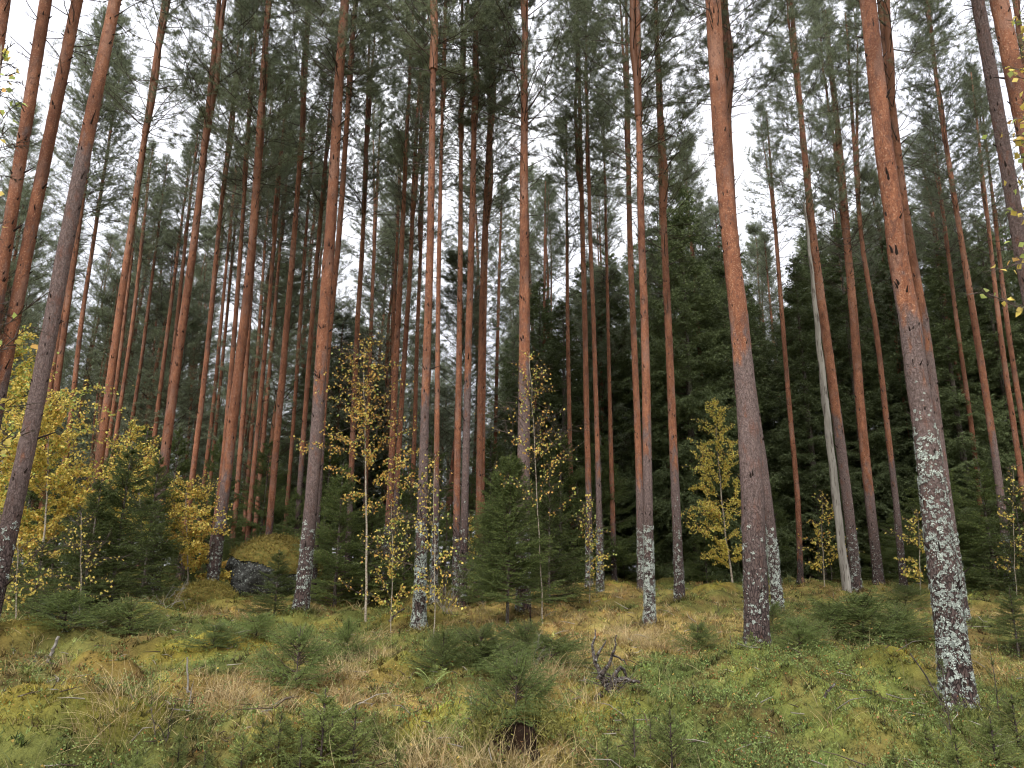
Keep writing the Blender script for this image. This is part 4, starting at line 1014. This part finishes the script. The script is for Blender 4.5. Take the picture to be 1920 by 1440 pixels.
# ------------------------------------------------------------------ birches
YEL = np.array([[.80, .62, .15]]); GRN = np.array([[.40, .47, .12]]); ORA = np.array([[.72, .42, .11]])
def birch(px, py, ty, label, D=None, Rw=.7, nleaf=1500, leaf=.035, mix=(.7, .15, .15), low=.3, seed=0, lean=0.0, stemr=.018, topx=None, bright=1.0, name='birch_tree', up=1.0):
    global rng
    rr = np.random.default_rng(seed); old = rng; rng = rr
    p = hitg(px, py) if D is None else at(px, py, D)
    z = gz(p[0], p[1]); top = at(topx if topx is not None else px, ty, p[1]); H = top[2] - z
    t = empty(name, (p[0], p[1], z - .02)); tag(t, label, 'birch', 'birches in autumn leaf')
    zs = np.linspace(-.1, H, 16); c = np.cumsum(rr.normal(size=(16, 2)) * .012 * H / 4, 0); c -= c[1]
    c[:, 0] += (top[0] - p[0]) * np.clip(zs / H, 0, 1)
    st = np.concatenate([c, zs[:, None]], 1); R = np.interp(zs, [-.1, H], [stemr, .004])
    mb = MB(); mb.tubes(st[:-1], st[1:], R[:-1], R[1:], (1, 1, 1), 7)
    obj('trunk', mb.mesh('birch_trunk', M_BIRCHBARK, True), t)
    A = []; B = []; TA = []; TB = []
    nb = int(16 + H * 11)
    for k in range(nb):
        f = low * .7 + (1 - low * .7) * rr.random() ** .9; f = min(f, .98)
        b = np.array([np.interp(f * H, zs, st[:, q]) for q in range(3)])
        az = rr.random() * 6.28; L = Rw * (np.interp(f, [0, low, .55, 1], [.5, .9, 1.0, .25])) * (.5 + .7 * rr.random())
        el = math.radians(35 + 18 * rr.normal() * .6 + 15 * f)
        dr = np.array([math.cos(az) * math.cos(el), math.sin(az) * math.cos(el), math.sin(el)])
        pts = [b]; m = 6
        for q in range(m):
            dr = nrm(dr + rr.normal(size=3) * .12 - np.array([0, 0, .06])); pts.append(pts[-1] + dr * L / m)
            A.append(pts[-2]); B.append(pts[-1])
            if q >= 1:
                TA.append(pts[-2]); TB.append(pts[-1])
                for u in range(2):
                    d2 = nrm(dr + rr.normal(size=3) * .6 - np.array([0, 0, .15])); e = pts[-1] + d2 * L * .25 * (.5 + rr.random())
                    A.append(pts[-1]); B.append(e); TA.append(pts[-1]); TB.append(e)
    mbt = MB(); mbt.tubes(np.array(A), np.array(B), .0028 + .0002 * p[1], .0016, (.12, .09, .07), 3)
    TA = np.array(TA); TB = np.array(TB)
    nleaf = int(nleaf * 1.7); leaf = leaf * 1.15
    hz = np.clip(TA[:, 2] / H, 0, 1); hist, ed = np.histogram(hz, 12, (0, 1)); wt = 1 / (hist[np.clip((hz * 12).astype(int), 0, 11)] + 6.0) * np.interp(hz, [0, .5, 1], [1.2, 1.1, .45])
    i = rr.choice(len(TA), nleaf * 2, p=wt / wt.sum())
    pz = TA[i, 2] / H; keep = rr.random(len(i)) < np.interp(pz, [0, low * .8, low * 1.15, 1.1], [.04, .18, 1, .8]); i = i[keep][:nleaf]
    f = rr.random((len(i), 1)); P_ = TA[i] * (1 - f) + TB[i] * f + rr.normal(size=(len(i), 3)) * .02
    d = nrm(rr.normal(size=(len(i), 3)) * .8 + np.array([0, 0, -.7])); nn = perp(d)
    u = rr.random(len(i)) + .25 * (vn(P_[:, 0] * 3, P_[:, 2] * 3, seed) - .5)
    col = np.where((u < mix[0])[:, None], YEL, np.where((u < mix[0] + mix[1])[:, None], GRN, ORA)) * (.6 + .6 * rr.random((len(i), 1))) * bright
    mbt.leaves(P_, d, nn, leaf * (.7 + .5 * rr.random(len(i))), leaf * .9, np.clip(col, 0, .85))
    obj('crown', mbt.mesh('birch_crown', M_LEAF), t)
    rng = old
    return t
birch(686, 1165, 640, "large birch left of centre with thin pale stem and orange yellow leaves", None, 1.35, 1500, .038, (.40, .15, .45), .48, 1, stemr=.022, bright=.95)
birch(1018, 1140, 660, "sparse orange leaved birch in front of the big central pine", 12.0, .95, 430, .038, (.45, .2, .35), .5, 2, topx=985, stemr=.012)
birch(1374, 1098, 755, "bright yellow conical birch against the dark spruces", 19.5, 1.15, 5200, .044, (.85, .12, .03), .12, 3, topx=1340, stemr=.03, bright=1.1)
birch(1545, 1090, 930, "small sparse yellow birch left of the dead grey stem", 19, .8, 420, .055, (.8, .15, .05), .2, 4, stemr=.015)
birch(1722, 1090, 960, "small sparse yellow birch left behind the large lichen coated pine", 19, .75, 320, .055, (.8, .15, .05), .2, 5, stemr=.015)
birch(1105, 1100, 930, "tiny birch with few leaves at the lichen footed pair", 15.5, .55, 230, .046, (.6, .3, .1), .3, 6, stemr=.01)
birch(-10, 1140, 640, "tall yellow green birch filling the left edge", 14.0, 2.2, 11000, .050, (.62, .36, .02), .3, 7, stemr=.04, topx=22)
birch(75, 1150, 745, "golden birch behind the dark leaning pine at left", 13.2, 1.3, 7500, .042, (.82, .08, .1), .3, 8, stemr=.025, topx=95)
birch(272, 1125, 800, "yellow birch behind the bushy dark spruce at left", 15.5, 1.15, 3800, .044, (.7, .2, .1), .3, 9, stemr=.02, topx=250)
birch(352, 1120, 905, "low orange yellow birch between the lichen footed pine and the moss mound", 15.5, 1.2, 3800, .044, (.75, .05, .2), .2, 10, stemr=.02)
birch(735, 1150, 940, "thin birch sapling with dull leaves right of the large birch", 11.5, .7, 480, .036, (.5, .3, .2), .2, 11, stemr=.008)
birch(880, 1110, 960, "tiny yellow birch left of the central young spruce", 17, .4, 260, .05, (.9, .1, 0), .2, 12, stemr=.01)
birch(30, 1165, 1010, "nearly leafless birch sapling at the left edge", 10.5, .7, 160, .04, (.9, .1, 0), .2, 13, stemr=.01)
birch(150, 1170, 960, "thin bare stemmed birch sapling in front of the bushy spruce", 10.8, .5, 120, .036, (.9, .1, 0), .3, 14, stemr=.01)
birch(1900, 1085, 870, "small yellow birch at the right edge behind the pines", 17.5, .5, 150, .055, (.7, .2, .1), .2, 15, stemr=.01)
birch(815, 1150, 850, "spindly birch sapling beside the tall straight pine left of centre", 10.6, .6, 260, .036, (.7, .2, .1), .2, 16, stemr=.008)
birch(1960, 1290, -60, "birch reaching its yellow leaves into the right edge", 4.6, .5, 420, .045, (.55, .42, .03), .68, 17, stemr=.02, topx=2000)
birch(-95, 1330, 60, "birch at the left edge with a few yellow green leaves near the top", 4.2, .42, 60, .045, (.5, .5, 0), .5, 18, stemr=.015, topx=-30)
print('birches', time.time() - T0)

# ------------------------------------------------------------------ dead stem, boulder, mound, stump, root, sticks, fern
# bare grey dead stem leaning beside a pine
D = hit(1588, 1128)[1]; base = at(1590, 1128, D); base[2] = gz(base[0], base[1])
mb = MB(); pp = [(1589, 1128, 15), (1575, 1000, 13), (1560, 867, 12), (1545, 733, 11), (1531, 600, 8), (1518, 470, 5), (1508, 380, 3)]
loc = [at(x, y, D) - base for x, y, w in pp]; loc[0] = np.array([0, 0, -.1]); rd = [w / 2 * depth(at(x, y, D)) / F for x, y, w in pp]
loc = np.array(loc); zq = np.linspace(-.1, loc[-1, 2], 60); th = np.arange(12) / 12 * 6.283
cx = np.interp(zq, loc[:, 2], loc[:, 0]) + .008 * np.sin(zq * 5); R = np.interp(zq, loc[:, 2], rd)
rr = np.random.default_rng(3); RR = R[:, None] * (1 + .12 * np.cos(th * 2 + 1)[None] + .06 * rr.normal(size=(60, 12)))
V = np.stack([cx[:, None] + RR * np.cos(th), RR * np.sin(th), np.repeat(zq[:, None], 12, 1)], 2)
i, j = np.meshgrid(np.arange(12), np.arange(59)); a = (j * 12 + i).ravel(); b2 = (j * 12 + (i + 1) % 12).ravel()
mb.add(V.reshape(-1, 3), (1, 1, 1), quad=np.stack([a, b2, b2 + 12, a + 12], 1))
A = []; B = []
for k in range(16):
    z = .8 + rr.random() * (loc[-1, 2] - 1); az = rr.random() * 6.28; c0 = np.array([np.interp(z, zq, cx), 0, z]); dr = np.array([math.cos(az), math.sin(az), .3])
    A.append(c0); B.append(c0 + dr * (.08 + .12 * rr.random()))
mb.tubes(A, B, .008, .003, (1, 1, 1), 4)
t = empty('dead_tree', base); tag(t, "bare pale grey dead stem standing against the left of an orange pine", 'dead tree')
obj('trunk', mb.mesh('dead_trunk', M_DEADWOOD, True), t)

def blob(name, cx, cy, cz, rx, ry, rz, mat, seed, parent=None, amp=.18, nu=110, nv=70, zcut=None, off=0.0, fr=1.0):
    u = np.linspace(0, 2 * math.pi, nu, endpoint=False); v = np.linspace(0, math.pi, nv)
    U, Vv = np.meshgrid(u, v); d = np.stack([np.sin(Vv) * np.cos(U), np.sin(Vv) * np.sin(U), np.cos(Vv)], 2).reshape(-1, 3)
    n = (fbm(d[:, 0] * 1.6 * fr + 10, d[:, 2] * 1.6 * fr + 10 + d[:, 1] * 1.3, seed, 4) - .5) * 2 * amp + (fbm(d[:, 1] * 2 * fr + 3, d[:, 2] * 2 * fr + d[:, 0], seed + 5, 4) - .5) * amp
    sq = 1 / np.maximum(np.abs(d[:, 0:1]), np.maximum(np.abs(d[:, 1:2]), np.abs(d[:, 2:3]))) ** .12
    Pt = d * sq * (1 + n[:, None] + off) * np.array([rx, ry, rz]) + np.array([cx, cy, cz])
    i, j = np.meshgrid(np.arange(nu), np.arange(nv - 1)); a = (j * nu + i).ravel(); b2 = (j * nu + (i + 1) % nu).ravel()
    mb = MB(); q = np.stack([a, a + nu, b2 + nu, b2], 1)
    if zcut is not None:
        fz = Pt[:, 2]; lim = zcut(Pt); keep = (fz > lim)[q].all(1); q = q[keep]
    mb.add(Pt, (1, 1, 1), quad=q)
    return mb.mesh(name, mat, True), Pt
Db = 16.0; b0 = at(498, 1095, Db); zt = at(515, 1004, Db)[2]; zg = gz(b0[0], Db); hh = zt - zg
t = empty('boulder', (b0[0], Db, zg)); tag(t, "large grey boulder with ochre moss cap behind the small dark spruce", 'boulder')
w = (at(575, 1050, Db)[0] - at(418, 1050, Db)[0]) / 2
me, Pt = blob('boulder_rock', 0, .3, hh * .40, w * 1.08, w * .85, hh * .54, M_ROCK, 4); obj('rock', me, t)
me, Pt = blob('boulder_moss', 0, .3, hh * .40, w * 1.08, w * .85, hh * .54, M_MOSS, 4, off=.035,
              zcut=lambda P_: hh * .50 - .25 * P_[:, 0] + .25 * (fbm(P_[:, 0] * 2, P_[:, 1] * 2, 8) - .5))
mc = obj('moss_cap', me, t); MCP = Pt[Pt[:, 2] > hh * .50 - .25 * Pt[:, 0]]; mcp_t = t
def fuzz(Pts, n, col, ln=.03, w=.01, seed=1):
    global rng
    k = rng.integers(0, len(Pts), n); p = Pts[k] + rng.normal(size=(n, 3)) * .04
    mb = MB(); d = nrm(rng.normal(size=(n, 3)) + np.array([0, 0, .9]))
    mb.tris(p, d, w, ln, np.asarray(col) * (.6 + .8 * rng.random((n, 1)))); return mb
mb = fuzz(MCP, 9000, [[.20, .155, .04]], .06, .02); obj('moss_tufts', mb.mesh('boulder_moss_tufts', M_GRASS), mcp_t)
pm = hitg(365, 1128); Dm = pm[1] + .5; zg = gz(pm[0], Dm)
t = empty('moss_mound', (pm[0], Dm, zg)); tag(t, "rounded ochre moss mound at the foot of a pine left of the boulder", 'mound')
wm = (at(430, 1110, Dm)[0] - at(315, 1110, Dm)[0]) / 2; hm = at(360, 1093, Dm)[2] - zg
me, Pt = blob('moss_mound', 0, 0, 0, wm, wm * .8, hm * .95, M_MOSS, 21, amp=.12, fr=1.4)
obj('moss_cover', me, t)
mb = fuzz(Pt[Pt[:, 2] > 0], 5000, [[.22, .18, .045]], .05, .018); obj('moss_tufts', mb.mesh('moss_tufts', M_GRASS), t)

# rotten stump under the sapling
ps = hitg(968, 1405); zs_ = gz(ps[0], ps[1])
t = empty('stump', (ps[0], ps[1] + .12, zs_)); tag(t, "dark rotten stump half covered in moss under the foreground spruce sapling", 'stump')
n1 = 36; zz = np.linspace(-.1, .17, 12); th = np.arange(n1) / n1 * 6.283
RR = .18 * (1 + .5 * np.exp(-(zz + .1) / .09))[:, None] * (1 + .22 * np.sin(th * 5 + 1)[None] * np.linspace(1, .5, 12)[:, None] + .08 * rng.normal(size=(12, n1)))
hz = zz[:, None] * (1 + .35 * np.sin(th * 3)[None] * .5 + .1 * rng.normal(size=(1, n1)))
V = np.stack([RR * np.cos(th), RR * np.sin(th), hz], 2).reshape(-1, 3)
V = np.vstack([V, [[0, 0, .09]]])
i, j = np.meshgrid(np.arange(n1), np.arange(11)); a = (j * n1 + i).ravel(); b2 = (j * n1 + (i + 1) % n1).ravel()
mb = MB(); k = np.arange(n1); mb.add(V, (1, 1, 1), quad=np.stack([a, b2, b2 + n1, a + n1], 1), tri=np.stack([11 * n1 + k, 11 * n1 + (k + 1) % n1, np.full(n1, 12 * n1)], 1))
obj('stump_wood', mb.mesh('stump_wood', M_ROTWOOD, True), t)
th = rng.random(900) * 6.28; r = .10 + .24 * rng.random(900)
pp_ = np.stack([np.cos(th) * r, np.sin(th) * r * .9 + .04, .20 - .6 * np.abs(r - .14) + .03 * rng.normal(size=900)], 1)
kk = ~((np.abs(pp_[:, 0] - .03) < .11) & (pp_[:, 1] < -.06)); mb = fuzz(pp_[kk], 7000, [[.20, .19, .05]], .04, .008); obj('moss_tufts', mb.mesh('stump_moss', M_GRASS), t)

# black weathered root wad
pr = hitg(1150, 1300); t = empty('root_wad', (pr[0], pr[1], gz(pr[0], pr[1]))); tag(t, "black weathered root with upturned branching prongs in the centre foreground", 'dead root')
rr = np.random.default_rng(8); A = []; B = []; RA = []; RB = []
def prong(pix, r0, r1, dy=0.0):
    pts = [at(x, y, pr[1] + dy * k / len(pix)) - np.array([pr[0], pr[1], gz(pr[0], pr[1])]) for k, (x, y) in enumerate(pix)]
    pts = np.array(pts); s = np.linspace(0, 1, len(pts)); q = np.linspace(0, 1, len(pts) * 3); pp = np.stack([np.interp(q, s, pts[:, c]) for c in range(3)], 1); pp[1:-1] += rr.normal(size=(len(q) - 2, 3)) * .006
    R = np.linspace(r0, r1, len(q))
    for k in range(len(q) - 1): A.append(pp[k]); B.append(pp[k + 1]); RA.append(R[k]); RB.append(R[k + 1])
prong([(1150, 1300), (1130, 1275), (1117, 1245), (1110, 1215), (1116, 1180)], .035, .005, .1)
prong([(1117, 1240), (1128, 1215), (1134, 1200)], .015, .004)
prong([(1122, 1272), (1140, 1250), (1150, 1225), (1156, 1190)], .024, .004, -.1)
prong([(1150, 1228), (1165, 1235), (1175, 1246)], .010, .004)
prong([(1140, 1290), (1152, 1265), (1165, 1250), (1172, 1262), (1178, 1275)], .024, .008, .15)
prong([(1150, 1280), (1170, 1272), (1200, 1280)], .034, .010, -.15)
prong([(1140, 1300), (1160, 1310), (1185, 1318), (1200, 1322)], .028, .008, -.3)
prong([(1130, 1300), (1120, 1310), (1105, 1318)], .025, .008, .1)
prong([(1150, 1310), (1148, 1290), (1155, 1270)], .04, .02)
for k in range(26):
    a0 = rr.random() * 6.28; e = np.array([math.cos(a0) * .25, math.sin(a0) * .2, .05 + .2 * rr.random()]) * (.5 + .8 * rr.random()); s0 = rr.normal(size=3) * .04 + np.array([0, 0, .08])
    m = (s0 + e) / 2 + rr.normal(size=3) * .03; A += [s0, m]; B += [m, e]; RA += [.005, .0035]; RB += [.0035, .0015]
mb = MB(); mb.tubes(A, B, np.array(RA), np.array(RB), (1, 1, 1), 6); obj('root_wood', mb.mesh('root_wood', M_DARKWOOD, True), t)

def stick(pix, r, label, mat, D=None):
    p = hitg(*pix[0]); pts = np.array([at(x, y, p[1]) - p for x, y in pix]); mb = MB(); s = np.linspace(0, 1, len(pts)); q = np.linspace(0, 1, 10); pp = np.stack([np.interp(q, s, pts[:, c]) for c in range(3)], 1)
    pp[1:-1] += rng.normal(size=(8, 3)) * r * .25; R = np.linspace(r, r * .7, 10); mb.tubes(pp[:-1], pp[1:], R[:-1], R[1:], (1, 1, 1), 7)
    t = empty('stick', p); tag(t, label, 'stick'); obj('wood', mb.mesh('stick_wood', mat, True), t)
stick([(88, 1248), (98, 1222), (110, 1193)], .022, "pale broken stick slanting up from the moss at left", M_DEADWOOD)
stick([(352, 1300), (352, 1270), (351, 1232)], .010, "thin upright pale stick in the dry grass at left", M_DEADWOOD)
stick([(1545, 1308), (1552, 1296), (1566, 1281)], .012, "short dark curved stick in the bilberries at right", M_DARKWOOD)
stick([(1706, 1225), (1735, 1265), (1760, 1310), (1775, 1345)][::-1], .008, "thin bent dark twig arching left of the nearest lichen coated pine", M_TWIG)
stick([(995, 1180), (995, 1160), (994, 1138)], .016, "short reddish stub right of the central spruce stem", M_ROTWOOD)
stick([(730, 1165), (742, 1150), (758, 1141)], .02, "dark fallen branch end left of the tall straight pine", M_DARKWOOD)
# bare twiggy brush at left and centre
def brush(px, py, label, h=.5, n=10, spread=.35, mat=M_DEADWOOD, r=.004, seed=1):
    p = hitg(px, py); rr = np.random.default_rng(seed); A = []; B = []; RA = []; RB = []
    for k in range(n):
        az = rr.random() * 6.28; d = nrm(np.array([math.cos(az) * spread * 2, math.sin(az) * spread, 1.0])); q = np.array([rr.normal() * .05, rr.normal() * .05, 0]); L = h * (.5 + .7 * rr.random())
        for s in range(7):
            d = nrm(d + rr.normal(size=3) * .16); e = q + d * L / 7; A.append(q); B.append(e); RA.append(r * (1 - s / 8)); RB.append(r * (1 - (s + 1) / 8))
            if s > 1:
                for u in range(2):
                    d2 = nrm(d + rr.normal(size=3) * .6); A.append(e); B.append(e + d2 * L * .2); RA.append(r * .4); RB.append(r * .2)
            q = e
    mb = MB(); mb.tubes(A, B, np.array(RA), np.array(RB), (1, 1, 1), 4)
    t = empty('dead_brush', p); tag(t, label, 'dead shrub', 'bare dead twigs on the forest floor'); obj('twigs', mb.mesh('brush_twigs', mat, True), t)
brush(120, 1185, "bare grey twiggy shrub below the birch stems at left", .5, 10, .7, M_ROCK, .003, 1)
brush(60, 1240, "low heap of bare grey twigs at the left edge", .28, 8, 1.0, M_ROCK, .003, 2)
brush(310, 1140, "bare grey twigs at the foot of the lichen footed pine at left", .5, 9, .6, M_DEADWOOD, .005, 3)
brush(985, 1255, "tangle of pale curved twigs above the stump sapling", .32, 9, .5, M_DEADWOOD, .003, 4)
brush(1525, 1075, "bare pale branch leaning up before the dark spruces left of the dead stem", 1.3, 5, .8, M_DEADWOOD, .008, 5)
brush(840, 1150, "bare twigs tangled between the slender pine and the central spruce", 1.1, 9, .3, M_DEADWOOD, .006, 6)
brush(310, 1390, "small bare brown twig standing in the foreground moss at left", .35, 4, .3, M_TWIG, .004, 7)

# fern
pf = hitg(810, 1290); t = empty('fern', (pf[0], pf[1], gz(pf[0], pf[1]))); tag(t, "small pale green fern left of the flat spruce bushes", 'fern')
rr = np.random.default_rng(4)
for k in range(5):
    mb = MB(); az = k * 1.3 + rr.random(); h = np.array([math.cos(az), math.sin(az) * .7, 0]); n = 22; s = np.linspace(0, 1, n)[:, None]; L = .30 * (.8 + .4 * rr.random())
    pts = h * L * s * .8 + np.array([0, 0, 1.]) * L * (1.3 * s - .75 * s ** 2); mb.tubes(pts[:-1], pts[1:], .002, .001, (.2, .22, .08), 3)
    sd = np.array([-h[1], h[0], 0]); w = .09 * np.sin(np.clip(s * .95 + .12, 0, 1) * math.pi) ** .7 * (1 - s * .5)
    for sg in (-1, 1):
        d = nrm(sd * sg + h * .35 + np.array([0, 0, -.15]))[None] * np.ones((n, 1)); mb.leaves(pts, d, perp(d) * .2 + np.array([0, 0, 1.]), w[:, 0], .013, np.array([[.24, .30, .10]]) * (.8 + .4 * rr.random((n, 1))))
    obj('frond', mb.mesh('fern_frond', M_GRASS), t)

# ------------------------------------------------------------------ light
HAZE = 0.0
if HAZE:
    mb = MB(); x0, x1, y0, y1, z0, z1 = -120, 120, -20, 160, -3, 27
    v = [(x0, y0, z0), (x1, y0, z0), (x1, y1, z0), (x0, y1, z0), (x0, y0, z1), (x1, y0, z1), (x1, y1, z1), (x0, y1, z1)]
    mb.add(v, (1, 1, 1), quad=[(0, 3, 2, 1), (4, 5, 6, 7), (0, 1, 5, 4), (1, 2, 6, 5), (2, 3, 7, 6), (3, 0, 4, 7)])
    m, nt, nd, lk = newmat('haze_air'); pv = N(nt, 'ShaderNodeVolumePrincipled'); pv.inputs['Color'].default_value = (.86, .89, .95, 1); pv.inputs['Density'].default_value = HAZE
    o = N(nt, 'ShaderNodeOutputMaterial'); lk.new(pv.outputs[0], o.inputs['Volume']); tag(obj('haze', mb.mesh('haze', m)), kind='stuff')
w = bpy.data.worlds.new("World"); scene.world = w; w.use_nodes = True
nt = w.node_tree; nt.nodes.clear()
EL = math.radians(48); AZ = math.radians(200)
sky = nt.nodes.new('ShaderNodeTexSky'); sky.sky_type = 'NISHITA'; sky.sun_disc = False; sky.sun_elevation = EL; sky.sun_rotation = AZ; sky.dust_density = 2.0
bg1 = nt.nodes.new('ShaderNodeBackground'); bg1.inputs[1].default_value = .10; nt.links.new(sky.outputs[0], bg1.inputs[0])
# overcast cloud deck
tc = nt.nodes.new('ShaderNodeTexCoord'); nz = nt.nodes.new('ShaderNodeTexNoise'); nz.inputs['Scale'].default_value = 2.5; nz.inputs['Detail'].default_value = 5
nt.links.new(tc.outputs['Generated'], nz.inputs['Vector'])
mr = nt.nodes.new('ShaderNodeMapRange'); mr.inputs[1].default_value = .3; mr.inputs[2].default_value = .7; nt.links.new(nz.outputs['Fac'], mr.inputs[0])
mc_ = nt.nodes.new('ShaderNodeMix'); mc_.data_type = 'RGBA'; mc_.inputs[6].default_value = (.80, .81, .90, 1); mc_.inputs[7].default_value = (.98, .98, .99, 1); nt.links.new(mr.outputs[0], mc_.inputs[0])
bg2 = nt.nodes.new('ShaderNodeBackground'); nt.links.new(mc_.outputs[2], bg2.inputs[0])
# overcast luminance: zenith three times as bright as the horizon
sxyz = nt.nodes.new('ShaderNodeSeparateXYZ'); nt.links.new(tc.outputs['Generated'], sxyz.inputs[0])
mz = math_(nt, 'MAXIMUM', sxyz.outputs[2], 0.0)
nt.links.new(math_(nt, 'MULTIPLY', math_(nt, 'MULTIPLY_ADD', mz, 2 / 3, 1 / 3), 1.12), bg2.inputs[1])
mx = nt.nodes.new('ShaderNodeMixShader'); mx.inputs[0].default_value = .9
nt.links.new(bg1.outputs[0], mx.inputs[1]); nt.links.new(bg2.outputs[0], mx.inputs[2])
ow = nt.nodes.new('ShaderNodeOutputWorld'); nt.links.new(mx.outputs[0], ow.inputs[0])
sl = bpy.data.lights.new('sun', 'SUN'); sl.energy = 1.5; sl.angle = math.radians(25); sl.color = (1, .97, .92)
so = bpy.data.objects.new('sun', sl); COL.objects.link(so)
dv = Vector((math.sin(AZ) * math.cos(EL), math.cos(AZ) * math.cos(EL), math.sin(EL)))
so.rotation_euler = dv.to_track_quat('Z', 'Y').to_euler()
scene.view_settings.view_transform = 'Standard'; scene.view_settings.look = 'None'
scene.view_settings.exposure = 1.25; scene.view_settings.gamma = 1.0
scene.cycles.max_bounces = 4; scene.cycles.diffuse_bounces = 2; scene.cycles.glossy_bounces = 1; scene.cycles.transmission_bounces = 2; scene.cycles.transparent_max_bounces = 4
scene.cycles.filter_width = 1.15
scene.cycles.use_adaptive_sampling = True; scene.cycles.adaptive_threshold = .025; scene.cycles.adaptive_min_samples = 16
print('done', time.time() - T0, len(bpy.data.objects), sum(len(m.polygons) for m in bpy.data.meshes))
